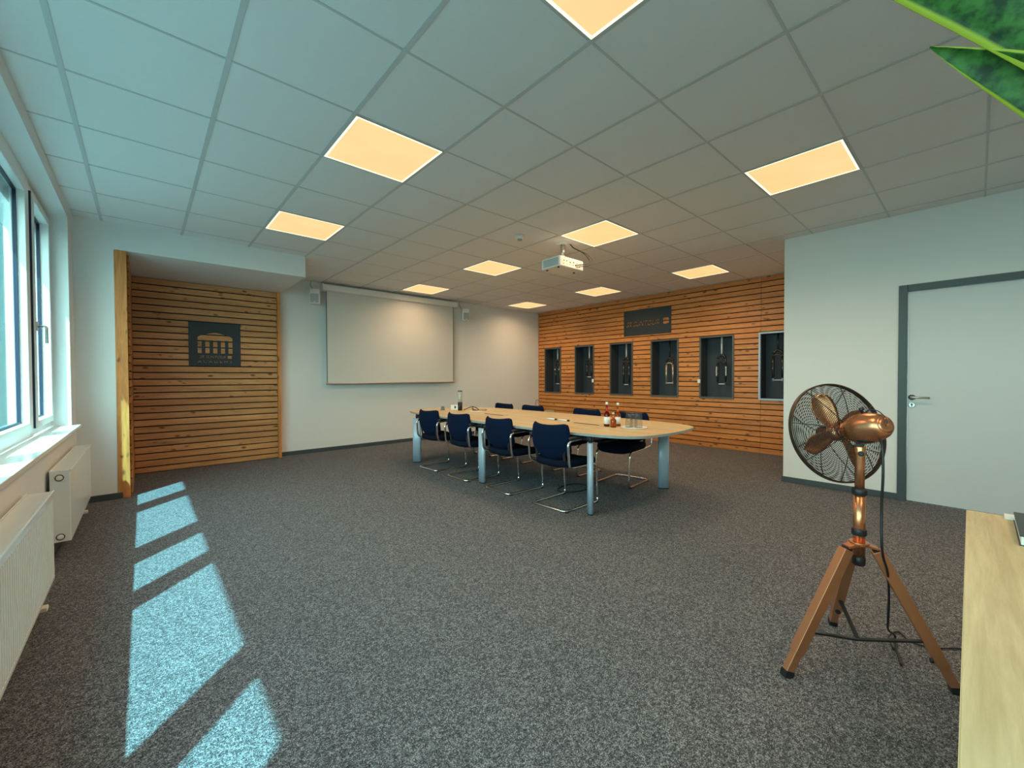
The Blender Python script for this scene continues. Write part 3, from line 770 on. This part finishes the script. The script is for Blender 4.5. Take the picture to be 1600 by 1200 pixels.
# ------------------------------------------------------------------ chairs
def make_chair(label, group):
    t = thing('cantilever_chair', (0, 0, 0), label, 'chair', group, 0, True)
    # frame: one continuous chrome tube, runner on the floor, cantilevered seat rails, arm posts
    r = .0115; hw = .205; ha = .245
    def side(s):
        return [(-.25, s*hw, r), (.25, s*hw, r), (.215, s*hw, .385), (-.16, s*hw, .392), (-.235, s*ha, .42), (-.255, s*ha, .645), (.06, s*ha, .662)]
    pts = list(reversed(side(-1)))+side(1)
    obj('frame', MB().tube(fillet(pts, .055, 6), r, 10), M['chrome'], t)
    obj('cross_bar', MB().tube([(.17, -hw, .389), (.17, hw, .389)], .009, 8).tube([(-.12, -hw, .391), (-.12, hw, .391)], .009, 8), M['blackmetal'], t)
    # seat cushion
    m = MB(); nx, ny = 14, 14; X0, X1, HW = -.262, .225, .235
    def outline(k, n, ins):
        a = 2*pi*k/n; ca, sa = cos(a), sin(a); e = .42
        x = (abs(ca)**(e if ca > 0 else .75))*(1 if ca >= 0 else -1); y = (abs(sa)**e)*(1 if sa >= 0 else -1)
        return ((X1-X0)/2*x*(1-ins), HW*y*(1-ins))
    n = 40; lay = [(.45, .386), (.16, .386), (.04, .396), (.0, .414), (.0, .436), (.03, .451), (.12, .458), (.5, .454)]
    vs = []
    for ins, z in lay:
        for k in range(n):
            x, y = outline(k, n, ins); dz = -.028*max(0, (x-.12)/.105)**2 if x > .12 else .0
            vs.append((x, y, z+dz+.012*abs(y/HW)**2))
    fs = [tuple(reversed(range(n))), tuple(range((len(lay)-1)*n, len(lay)*n))]
    for q in range(len(lay)-1):
        for k in range(n): fs.append((q*n+k, q*n+(k+1) % n, (q+1)*n+(k+1) % n, (q+1)*n+k))
    m.add(vs, fs, 0, True)
    obj('seat', m, M['seatfab'], t)
    # backrest: curved shell, corners raised, lower edge drawn in
    nu, nv = 17, 13
    def bp(u, v, off):
        wv = .224+.016*sin(pi*min(1, v*1.1))-.075*max(0, 1-v/.28)**2-.014*max(0, (v-.85)/.15)**2
        z = .445+v*.345+(.020*abs(u)**2.4-.006)*v-.018*max(0, abs(u)-.86)/.14*max(0, v-.8)/.2+.03*abs(u)**2.5*(1-v)**2
        x = -.205-.075*v+.075*u*u*(0.6+.4*v)-.020*sin(pi*v)
        nrm = Vector((-1, .35*u, 0)).normalized()
        return Vector((x, u*wv, z))+nrm*off
    vs = []; th = .016
    for off in (th, -th):
        for j in range(nv):
            for i in range(nu):
                u = -1+2*i/(nu-1); v = j/(nv-1)
                tp = 1.0 if (0 < i < nu-1 and 0 < j < nv-1) else .25
                vs.append(bp(u*(1 if 0 < i < nu-1 else .995), v, off*tp))
    fs = []; A = nu*nv
    for j in range(nv-1):
        for i in range(nu-1):
            a = j*nu+i; fs.append((a, a+1, a+nu+1, a+nu)); fs.append((A+a, A+a+nu, A+a+nu+1, A+a+1))
    for i in range(nu-1): fs.append((i, A+i, A+i+1, i+1)); a = (nv-1)*nu+i; fs.append((a, a+1, A+a+1, A+a))
    for j in range(nv-1): a = j*nu; fs.append((a, a+nu, A+a+nu, A+a)); a = j*nu+nu-1; fs.append((a, A+a, A+a+nu, a+nu))
    obj('backrest', MB().add(vs, fs, 0, True), M['fabric'], t)
    for s in (-1, 1):
        obj('armrest', MB().rbox(-.235, .070, s*ha-.022, s*ha+.022, .660, .684, .020), M['black'], t)
        obj('back_strut', MB().bar((-.20, s*.17, .395), (-.225, s*.17, .56), .03, .006, (1, 0, 0)), M['blackmetal'], t)
    m = MB()
    for x in (-.22, .22):
        for s in (-1, 1): m.box(x-.02, x+.02, s*hw-.013, s*hw+.013, 0, .008)
    obj('glide', m, M['black'], t)
    return t
NEAR = [(3.045, 4.85, 2, 'navy cantilever chair on the window side of the table, furthest from the camera'),
        (3.045, 4.15, 0, 'navy cantilever chair on the window side, second from the screen end'),
        (3.045, 3.39, -2, 'navy cantilever chair on the window side, right beside the middle table leg'),
        (3.045, 2.65, 1, 'navy cantilever chair on the window side, closest to the camera')]
FAR = [(4.18, 5.14, 178, 'dark cantilever chair on the slat wall side, furthest, seen against the white wall'),
       (4.18, 4.46, 181, 'dark cantilever chair on the slat wall side, second from the projection screen end'),
       (4.175, 3.44, 180, 'dark cantilever chair on the slat wall side, directly left of the bottles'),
       (4.145, 2.735, 186, 'dark cantilever chair on the slat wall side behind the tumblers, chrome base fully in view')]
first = None
for grp, lst in (('chairs on the window side of the table', NEAR), ('chairs on the slat wall side of the table', FAR)):
    for x, y, a, lab in lst:
        if first is None: c = first = make_chair(lab, grp)
        else: c = copy_tree(first)
        c.location = (x, y, 0); c.rotation_euler = (0, 0, radians(a)); c['label'] = lab; c['group'] = grp

# ------------------------------------------------------------------ things on the table
def bottle(x, y, z, r, h, glassm, label, capc, band=True, neck=.62):
    t = thing('bottle', (x, y, z), label, 'bottle', 'juice bottles on the table')
    s = h
    obj('glass_body', MB().lathe([(r*.9, 0), (r, .006), (r, s*.45), (r*.92, s*.52), (r*.45, s*neck), (r*.38, s*.92), (r*.40, s*.93)], (x, y, z), seg=20), glassm, t)
    obj('drink', MB().lathe([(r*.82, .005), (r*.9, .01), (r*.9, s*.44), (r*.80, s*.51), (r*.36, s*neck)], (x, y, z), seg=20), M['juice'] if glassm == M['amber'] else plain('red_drink', (.30, .012, .01), .3), t)
    if band: obj('paper_band', MB().lathe([(r*1.01, s*.10), (r*1.015, s*.10), (r*1.015, s*.40), (r*1.01, s*.40)], (x, y, z), seg=20), M['paper'], t)
    obj('cap', MB().lathe([(r*.46, s*.90), (r*.46, s), (r*.40, s*1.01)], (x, y, z), seg=16), capc, t)
bottle(3.515, 2.50, TZ, .030, .245, M['redglass'], 'tall red juice bottle with white cap, left one on the table', M['white'])
bottle(3.62, 2.44, TZ, .028, .235, M['amber'], 'tall amber juice bottle with pale cap behind the small bottle', M['sensor'])
bottle(3.49, 2.405, TZ, .030, .145, M['amber'], 'small orange juice bottle with yellow cap standing in front', plain('cap_yellow', (.70, .62, .30), .4), False)
tr = MB().lathe([(.11, 0), (.125, .004), (.128, .010), (.122, .009), (.11, .005)], (3.60, 2.24, TZ), seg=32)
tag(obj('serving_tray', tr, M['white']), 'round white tray under the upturned tumblers', 'tray')
def tumbler(x, y, label):
    t = thing('tumbler', (x, y, TZ+.006), label, 'glass', 'upturned clear tumblers on the tray')
    obj('cup', MB().lathe([(.039, 0), (.030, .135), (.028, .140), (.0, .140), (.0, .132), (.027, .130), (.036, 0)], (x, y, TZ+.008), seg=24), M['clear'], t)
tumbler(3.56, 2.27, 'upturned clear tumbler on the tray, the left one next to the bottles')
tumbler(3.60, 2.19, 'upturned clear tumbler on the tray, the front right one')
tumbler(3.655, 2.28, 'upturned clear tumbler on the tray, the rear one')
t = thing('table_lantern', (3.60, 5.235, TZ), 'slim cylinder with black base and clear upper half on the table', 'lantern')
obj('base', MB().lathe([(.034, 0), (.034, .125)], (3.60, 5.235, TZ), seg=24), M['black'], t)
obj('tube', MB().lathe([(.033, .125), (.033, .295), (.031, .295), (.031, .125)], (3.60, 5.235, TZ), seg=24), M['clear'], t)
obj('insert', MB().lathe([(.028, .125), (.028, .285)], (3.60, 5.235, TZ), seg=16), M['white'], t)
obj('rim', MB().lathe([(.0345, .290), (.0345, .300), (.0, .302)], (3.60, 5.235, TZ), seg=24), M['black'], t)
t = thing('table_card', (3.62, 5.42, TZ), 'small white folded table card with a printed mark beside the lantern', 'card', None, radians(-30), True)
obj('card', MB().add([(-.055, -.03, 0), (.055, -.03, 0), (.055, 0, .075), (-.055, 0, .075), (-.055, .03, 0), (.055, .03, 0),
                      (-.055, -.028, 0), (.055, -.028, 0), (.055, 0, .072), (-.055, 0, .072), (-.055, .028, 0), (.055, .028, 0)],
                     [(0, 1, 2, 3), (3, 2, 5, 4), (7, 6, 9, 8), (8, 9, 10, 11), (0, 6, 7, 1), (4, 5, 11, 10), (0, 3, 9, 6), (3, 4, 10, 9), (1, 7, 8, 2), (2, 8, 11, 5)]), M['paper'], t)
obj('printed_mark', MB().bar((.012, -.0235, .022), (.012, -.0085, .058), .028, .0012, (0, -1, .4)), M['slate'], t)
t = thing('folder', (3.44, 5.47, TZ), 'low dark tilted stand next to the white table card', 'stand', None, radians(-40), True)
obj('stand', MB().add([(-.03, -.02, 0), (.03, -.02, 0), (.03, .02, 0), (-.03, .02, 0), (-.02, -.004, .06), (.02, -.004, .06), (.02, .004, .06), (-.02, .004, .06)],
                      [(3, 2, 1, 0), (4, 5, 6, 7), (0, 1, 5, 4), (1, 2, 6, 5), (2, 3, 7, 6), (3, 0, 4, 7)]), M['boxframe'], t)
m = MB()
m.tube(bez([(3.64, 5.20, TZ+.006), (3.68, 5.16, TZ+.03), (3.75, 5.12, TZ+.055), (3.80, 5.07, TZ+.03), (3.77, 5.0, TZ+.006), (3.68, 5.02, TZ+.006)]), .006, 8)
m.tube(bez([(3.80, 5.16, TZ+.008), (3.74, 5.10, TZ+.045), (3.70, 5.05, TZ+.02), (3.80, 4.98, TZ+.006), (3.90, 4.96, TZ+.006)]), .005, 8)
tag(obj('loose_cable', m, M['black']), 'tangle of black cable lying right of the lantern on the table', 'cable')
m = MB().box(-.10, .10, -.07, .07, 0, .004)
pp = tag(obj('paper_sheet', MB().box(3.62, 3.80, 4.86, 5.06, TZ, TZ+.003), M['paper']), 'white sheet of paper under the cable tangle on the table', 'paper')
def pen(y, label):
    t = thing('marker_pen', (TX-.03, y, TZ), label, 'pen', 'white marker pens')
    obj('barrel', MB().tube([(TX-.03, y-.06, TZ+.010), (TX-.03, y+.07, TZ+.010)], .009, 10), M['white'], t)
    obj('cap', MB().tube([(TX-.03, y-.085, TZ+.010), (TX-.03, y-.06, TZ+.010)], .0097, 10), M['black'], t)
pen(3.33, 'white marker pen lying along the middle of the table, further one')
pen(3.14, 'white marker pen lying along the middle of the table, nearer one')
m = MB().tube([(3.48+.17*cos(2*pi*k/40)*1.2, 2.92+.13*sin(2*pi*k/40), .006+.004*(1+sin(4*pi*k/40))) for k in range(40)], .006, 8, True)
tag(obj('cable_loop', m, M['black']), 'loop of black cable on the carpet under the chair closest to the camera', 'cable')

# ------------------------------------------------------------------ copper tripod fan
C0 = Vector((2.245, .401, .976)); AX = Vector((-.581, -.775, .248)).normalized()   # AX points to the rear (motor side)
PXY = Vector((2.198, .318, 0))
t = thing('pedestal_fan', (PXY.x, PXY.y, 0), 'copper coloured tripod fan with wire cage standing beside the oak cabinet', 'fan')
U = AX.cross(Vector((0, 0, 1))).normalized(); V = U.cross(AX).normalized()
def fp(r, a, h): return C0+U*(r*cos(a))+V*(r*sin(a))+AX*h
R0 = .212
def cage(sign, n, depth, name, hub, spin):
    m = MB()
    def h(r): q = r/R0; return sign*(.012+depth*(1-q**2.2))
    for k in range(n):
        r = hub+(R0-.006-hub)*k/(n-1)
        m.tube([fp(r, 2*pi*i/56, h(r)) for i in range(56)], .00125, 4, True)
    o = obj(name, m, M['wire'], t)
    m = MB()
    for k in range(8):
        a = 2*pi*k/8+spin
        m.tube([fp(hub+(R0-hub)*q/8, a+.35*sign*(q/8)*0, h(hub+(R0-hub)*q/8)) for q in range(9)], .0019, 5)
    obj('cage_rib', m, M['wire'], o)
    return o
cage(1, 27, .050, 'rear_cage', .040, .2)
fcg = cage(-1, 27, .060, 'front_cage', .034, .45)
obj('cage_badge', MB().lathe([(.036, 0), (.036, .004), (.02, .006)], C0-AX*.074, -AX, 24), M['copper'], fcg)
m = MB()
for hh in (-.008, .008): m.tube([fp(R0, 2*pi*i/72, hh) for i in range(72)], .0035, 6, True)
ring = [fp(R0+.001, 2*pi*i/72, -.008) for i in range(72)]; ring2 = [fp(R0+.001, 2*pi*i/72, .008) for i in range(72)]
ring3 = [fp(R0+.003, 2*pi*i/72, -.008) for i in range(72)]; ring4 = [fp(R0+.003, 2*pi*i/72, .008) for i in range(72)]
m.add(ring+ring2, [(i, (i+1) % 72, 72+(i+1) % 72, 72+i) for i in range(72)], 0, True)
m.add(ring3+ring4, [(i, (i+1) % 72, 72+(i+1) % 72, 72+i) for i in range(72)], 0, True)
obj('cage_rim', m, plain('rim_metal', (.10, .07, .055), .3, metal=.85), t)
for k, a0 in enumerate((62, 150, 240, 332)):
    a0 = radians(a0)
    m = MB(); nu, nv = 9, 12; vs = []
    for off in (.0012, -.0012):
        for j in range(nv+1):
            q = j/nv; r = .028+q*.150
            wv = .015+.031*sin(pi*min(1, q*.62+.12))**1.4
            if q > .72: wv *= sqrt(max(.02, 1-((q-.72)/.29)**2))
            for i in range(nu):
                u = -1+2*i/(nu-1); tw = radians(30-12*q)
                tang = u*wv; hh = -.004+tang*sin(tw)+.010*(u*u)
                x = r; y = tang*cos(tw)+.016*q
                vs.append(C0+U*(x*cos(a0)-y*sin(a0))+V*(x*sin(a0)+y*cos(a0))+AX*(hh+off))
    A = nu*(nv+1); fs = []
    for j in range(nv):
        for i in range(nu-1):
            a = j*nu+i; fs += [(a, a+1, a+nu+1, a+nu), (A+a, A+a+nu, A+a+nu+1, A+a+1)]
    for i in range(nu-1): fs += [(i, A+i, A+i+1, i+1), (nv*nu+i, nv*nu+i+1, A+nv*nu+i+1, A+nv*nu+i)]
    for j in range(nv): a = j*nu; fs += [(a, a+nu, A+a+nu, A+a), (a+nu-1, A+a+nu-1, A+a+2*nu-1, a+2*nu-1)]
    obj('blade', MB().add(vs, fs, 0, True), M['copper'], t)
obj('hub', MB().lathe([(.0, -.040), (.022, -.038), (.034, -.025), (.036, .012), (.02, .02)], C0, AX, 28), M['copper'], t)
mo = obj('motor_housing', MB().lathe([(.030, .035), (.036, .050), (.040, .055), (.047, .082), (.0475, .086), (.053, .087), (.060, .110), (.062, .135), (.059, .160), (.053, .185), (.046, .205), (.037, .218), (.032, .221)], C0, AX, 40), M['copper'], t)
m = MB()
for k in range(18):
    a = 2*pi*k/18; p = C0+AX*.2225
    d1 = U*cos(a)+V*sin(a)
    m.bar(p+d1*.015-AX*.0012, p+d1*.028-AX*.0015, .0035, .002, AX)
rc = obj('rear_cap', MB().lathe([(.032, .219), (.031, .2225), (.010, .2235), (.006, .221)], C0, AX, 32), M['copper'], mo)
obj('vent_slots', m, M['black'], mo)
mt = C0+AX*.135
obj('oscillation_knob', MB().lathe([(.005, 0), (.005, .018), (.010, .019), (.009, .030)], mt+V*.054, V, 14), M['black'], mo)
hk = [fp(.0, 0, .15)+V*.050+U*q[0]+AX*q[1]+V*q[2] for q in ((0, -.01, 0), (0, .01, .018), (0, .05, .010), (0, .075, -.02), (0, .078, -.045))]
obj('carry_handle', MB().tube(bez(hk, 5), .002, 6), M['blackmetal'], mo)
# neck and pole
PT = Vector((PXY.x, PXY.y, .915))
obj('neck_joint', MB().box(PXY.x-.014, PXY.x+.014, PXY.y-.014, PXY.y+.014, .90, .945).lathe([(.034, -.055), (.040, -.045), (.036, -.030)], mt, V, 20), M['blackmetal'], t, bevel=.003)
obj('upper_pole', MB().lathe([(.0165, .735), (.0165, .84), (.0185, .90), (.0205, .928), (.017, .934)], (PXY.x, PXY.y, 0), seg=20), M['copper'], t)
obj('tilt_screw', MB().lathe([(.010, 0), (.010, .006), (.006, .007)], Vector((PXY.x-.019, PXY.y-.006, .903)), (-1, -.2, 0), 14), M['black'], t)
obj('lower_pole', MB().lathe([(.0205, .475), (.0205, .735)], (PXY.x, PXY.y, 0), seg=20), M['copper'], t)
obj('collar', MB().lathe([(.024, .732), (.026, .736), (.026, .752), (.022, .758)], (PXY.x, PXY.y, 0), seg=20), M['black'], t)
obj('collar', MB().lathe([(.024, .565), (.0255, .569), (.0255, .588), (.023, .592)], (PXY.x, PXY.y, 0), seg=20), M['black'], t)
obj('pole_end', MB().lathe([(.018, .440), (.022, .445), (.022, .475), (.018, .478)], (PXY.x, PXY.y, 0), seg=20), M['black'], t)
FEET = [(1.937, .505), (2.318, .040), (2.515, .462)]
m = MB(); zc = .530
for fx, fy in FEET:
    dv = (Vector((fx, fy, 0))-PXY).normalized()
    m.bar(PXY+dv*.012+Vector((0, 0, zc)), PXY+dv*.062+Vector((0, 0, zc-.012)), .050, .010, mi=0, w2=.034)
m.lathe([(.034, zc-.006), (.034, zc+.008)], (PXY.x, PXY.y, 0), seg=20)
obj('hub_bracket', m, M['copper'], t, bevel=.002)
for fx, fy in FEET:
    foot = Vector((fx, fy, .0)); dv = (Vector((fx, fy, 0))-PXY).normalized(); topp = PXY+dv*.058+Vector((0, 0, zc-.022))
    low = foot+Vector((0, 0, .012)); mid = low+(topp-low)*.17
    lg = obj('leg', MB().bar(mid, topp, .036, .040, dv), M['copperleg'], t, bevel=.002)
    obj('leg_extension', MB().bar(low+(topp-low)*.01, mid, .028, .032, dv), M['copperleg'], lg, bevel=.002)
    obj('rubber_foot', MB().bar(foot+Vector((0, 0, .0)), low+(topp-low)*.03, .031, .035, dv), M['black'], lg)
    obj('hinge', MB().bar(PXY+dv*.052+Vector((0, 0, zc-.008)), topp+Vector((0, 0, -.012)), .030, .020), M['black'], lg)
    kp = mid+(topp-low).normalized()*.010-dv*.018
    obj('clamp_knob', MB().lathe([(.006, 0), (.006, .005), (.010, .006), (.010, .014)], kp, -dv, 12), M['black'], lg)
    a = low+(topp-low)*.33-dv*.016
    obj('stretcher', MB().bar(a, Vector((PXY.x, PXY.y, .128)), .016, .007), M['blackmetal'], lg)
m = MB()
tail = C0+AX*.185-V*.045
m.tube(bez([tail, tail+Vector((-.02, -.01, -.04)), (2.10, .235, .84), (2.115, .24, .70), (2.10, .235, .55), (2.20, .23, .44), (2.30, .235, .30), (2.33, .24, .19), (2.44, .25, .10), (2.56, .24, .03), (2.56, .24, .008), (2.47, .225, .006), (2.36, .20, .006)], 8), .0045, 8)
m.tube(bez([(2.47, .235, .006), (2.58, .262, .007), (2.66, .235, .006), (2.60, .19, .006), (2.62, .115, .006), (2.70, .035, .006), (2.78, -.10, .006)], 8), .0035, 8)
tag(obj('power_cord', m, M['black']), 'black power cord hanging from the copper fan and running behind the oak cabinet', 'cord')

# ------------------------------------------------------------------ oak cabinet by the camera
CX0, CX1, CY0, CY1, CZ = .35, 2.150, -.47, .0136, .75
t = thing('sideboard', ((CX0+CX1)/2, (CY0+CY1)/2, 0), 'light oak sideboard top reaching into the lower right corner of the photo', 'cabinet')
t.rotation_euler.z = .007
obj('worktop', MB().box(CX0, CX1, CY0, CY1, CZ-.022, CZ), [M['oakX']], t, bevel=.001)
obj('edge_strip', MB().box(CX0-.001, CX1+.001, CY1, CY1+.0012, CZ-.022, CZ-.0006), M['oakedge'], t)
obj('carcass', MB().box(CX0+.01, CX1-.01, CY0+.01, CY1-.03, .06, CZ-.022), M['oakX'], t)
obj('plinth', MB().box(CX0+.03, CX1-.03, CY0+.03, CY1-.06, 0, .06), M['boxframe'], t)
n = 4; wd = (CX1-CX0-.02)/n
for k in range(n):
    a = CX0+.01+k*wd
    dd = obj('door', MB().box(a+.002, a+wd-.002, CY1-.030, CY1-.012, .064, CZ-.026), M['oakX'], t, bevel=.001)
    hx = a+wd-.05 if k % 2 == 0 else a+.05
    obj('handle', MB().tube([(hx, CY1-.004, .46), (hx, CY1-.004, .60)], .004, 8).box(hx-.003, hx+.003, CY1-.013, CY1-.003, .47, .475).box(hx-.003, hx+.003, CY1-.013, CY1-.003, .585, .59), M['steel'], dd)
BY = -.082
t = thing('book', (1.95, BY-.12, CZ), 'dark covered book with white pages lying on the oak sideboard', 'book')
obj('cover', MB().box(1.80, 2.095, BY-.22, BY, CZ+.026, CZ+.029).box(1.80, 2.095, BY-.22, BY, CZ, CZ+.003).box(1.80, 2.095, BY-.223, BY-.22, CZ, CZ+.029), M['bookcover'], t)
m = MB()
for q in range(6): m.box(1.803, 2.092, BY-.217, BY-.003-.0006*(q % 2), CZ+.003+q*.0038, CZ+.0066+q*.0038)
obj('pages', m, M['paper'], t)
obj('cover_title', MB().box(1.86, 1.875, BY-.16, BY-.06, CZ+.029, CZ+.0293), M['paper'], t)
t = thing('notepad', (2.125, BY-.02, CZ), 'small white pad just beyond the dark book on the sideboard', 'notepad')
obj('sheets', MB().box(2.10, 2.14, BY-.10, BY+.018, CZ, CZ+.010), M['paper'], t, bevel=.001)

# ------------------------------------------------------------------ snake plant on the cabinet
PP = Vector((.70, -.30, CZ))
t = thing('snake_plant', tuple(PP), 'snake plant with yellow edged green leaves reaching in at the upper right corner', 'potted plant')
obj('pot', MB().lathe([(.062, 0), (.070, .004), (.088, .145), (.092, .150), (.086, .150), (.080, .125), (.0, .125)], PP, seg=32), M['pot'], t)
obj('soil', MB().lathe([(.0, .122), (.081, .128)], PP, seg=24), M['soil'], t)
def leaf(pts, w, face, label=None, wp=None):
    P = bez(pts, 8); n = len(P); nu = 9; face = Vector(face).normalized(); vs = []; uvs = []
    for off in (.0012, -.0012):
        for j, p in enumerate(P):
            q = j/(n-1)
            tg = (P[min(j+1, n-1)]-P[max(j-1, 0)]).normalized(); sd = tg.cross(face).normalized(); nr = sd.cross(tg)
            wv = w*(.45+.55*min(1, q/.45))*(1 if q < .62 else max(.012, (1-((q-.62)/.385)**1.7)))
            for i in range(nu):
                u = -1+2*i/(nu-1); vs.append(p+sd*(u*wv/2)+nr*(.16*wv*u*u+off)); uvs.append((i/(nu-1), q))
    A = nu*n; fs = []
    for j in range(n-1):
        for i in range(nu-1):
            a = j*nu+i; fs += [(a, a+1, a+nu+1, a+nu), (A+a, A+a+nu, A+a+nu+1, A+a+1)]
    for j in range(n-1): a = j*nu; fs += [(a, a+nu, A+a+nu, A+a), (a+nu-1, A+a+nu-1, A+a+2*nu-1, a+2*nu-1)]
    for i in range(nu-1): fs += [(i, A+i, A+i+1, i+1), ((n-1)*nu+i, (n-1)*nu+i+1, A+(n-1)*nu+i+1, A+(n-1)*nu+i)]
    o = obj('leaf', MB().add(vs, fs, 0, True), M['leaf'], t)
    uvl = o.data.uv_layers.new(name='UVMap')
    for l in o.data.loops: uvl.data[l.index].uv = uvs[l.vertex_index]
    return o
zb = CZ+.12
leaf([(.70, -.29, zb), (.68, -.24, zb+.25), (.65, -.13, zb+.50), (.625, -.052, 1.471), (.620, .036, 1.564)], .058, (-1, .15, -.45))
leaf([(.69, -.31, zb), (.66, -.26, zb+.28), (.64, -.16, zb+.52), (.62, -.03, 1.58), (.62, .075, 1.712), (.62, .16, 1.86)], .094, (-1, .1, -.1))
leaf([(.73, -.30, zb), (.74, -.31, zb+.3), (.76, -.33, zb+.62)], .07, (-1, 0, 0))
leaf([(.71, -.34, zb), (.70, -.38, zb+.3), (.69, -.44, zb+.66)], .07, (-.7, .7, 0))
leaf([(.67, -.30, zb), (.63, -.31, zb+.25), (.60, -.35, zb+.52)], .06, (0, 1, 0))

# ------------------------------------------------------------------ light
a_, b_ = .47, .503
sd = bpy.data.lights.new('sun', 'SUN'); sd.energy = 18.0; sd.angle = radians(.8); sd.color = (.38, .88, .94)
so = bpy.data.objects.new('sun', sd); COL.objects.link(so)
so.rotation_euler = Vector((a_, b_, -1)).to_track_quat('-Z', 'Y').to_euler(); so.location = (-3, -3, 6)
wd_ = bpy.data.worlds.new('World'); scene.world = wd_; wd_.use_nodes = True
nt = wd_.node_tree; bg = nt.nodes['Background']
tc = N(nt, 'ShaderNodeTexCoord'); sp = N(nt, 'ShaderNodeSeparateXYZ'); nt.links.new(tc.outputs['Generated'], sp.inputs[0])
cr = N(nt, 'ShaderNodeValToRGB'); e = cr.color_ramp.elements
e[0].position = .0; e[0].color = (.67, .95, .88, 1); e[1].position = .9; e[1].color = (.44, .80, .87, 1)
nt.links.new(sp.outputs[2], cr.inputs[0]); nt.links.new(cr.outputs[0], bg.inputs[0]); bg.inputs[1].default_value = 8.8
# daylight portals in the window openings
for k, (kind, y0, y1) in enumerate(sashes):
    ld = bpy.data.lights.new('window_portal', 'AREA'); ld.shape = 'RECTANGLE'; ld.size = y1-y0; ld.size_y = ZG1-ZG0
    ld.cycles.is_portal = True
    lo = bpy.data.objects.new('window_portal', ld); COL.objects.link(lo); lo.location = (-.70, (y0+y1)/2, (ZG0+ZG1)/2)
    lo.rotation_euler = Matrix(((0, 0, -1), (-1, 0, 0), (0, 1, 0))).to_euler()

# ------------------------------------------------------------------ camera
cam = bpy.data.cameras.new('camera'); co = bpy.data.objects.new('camera', cam); COL.objects.link(co); scene.camera = co
cam.sensor_fit = 'HORIZONTAL'; cam.sensor_width = 36; cam.lens = 647.24/1600*36; cam.clip_start = .02
yaw, pitch, roll = .7275, -.0163, -.0038
cy, sy, cp, sp_ = cos(yaw), sin(yaw), cos(pitch), sin(pitch)
f = Vector((sy*cp, cy*cp, sp_)); r = Vector((cy, -sy, 0)); u = r.cross(f)
r2 = r*cos(roll)+u*sin(roll); u2 = -r*sin(roll)+u*cos(roll)
mw = Matrix(((r2.x, u2.x, -f.x, 0), (r2.y, u2.y, -f.y, 0), (r2.z, u2.z, -f.z, CAMH), (0, 0, 0, 1)))
co.matrix_world = mw
vs = scene.view_settings; vs.view_transform = 'Standard'; vs.look = 'None'; vs.gamma = 1; vs.use_curve_mapping = False; vs.exposure = 0.0
scene.display_settings.display_device = 'sRGB'
scene.cycles.max_bounces = 10; scene.cycles.diffuse_bounces = 5; scene.cycles.transparent_max_bounces = 12
for o in scene.objects:
    for k in ('_base', '_local'):
        if k in o: del o[k]
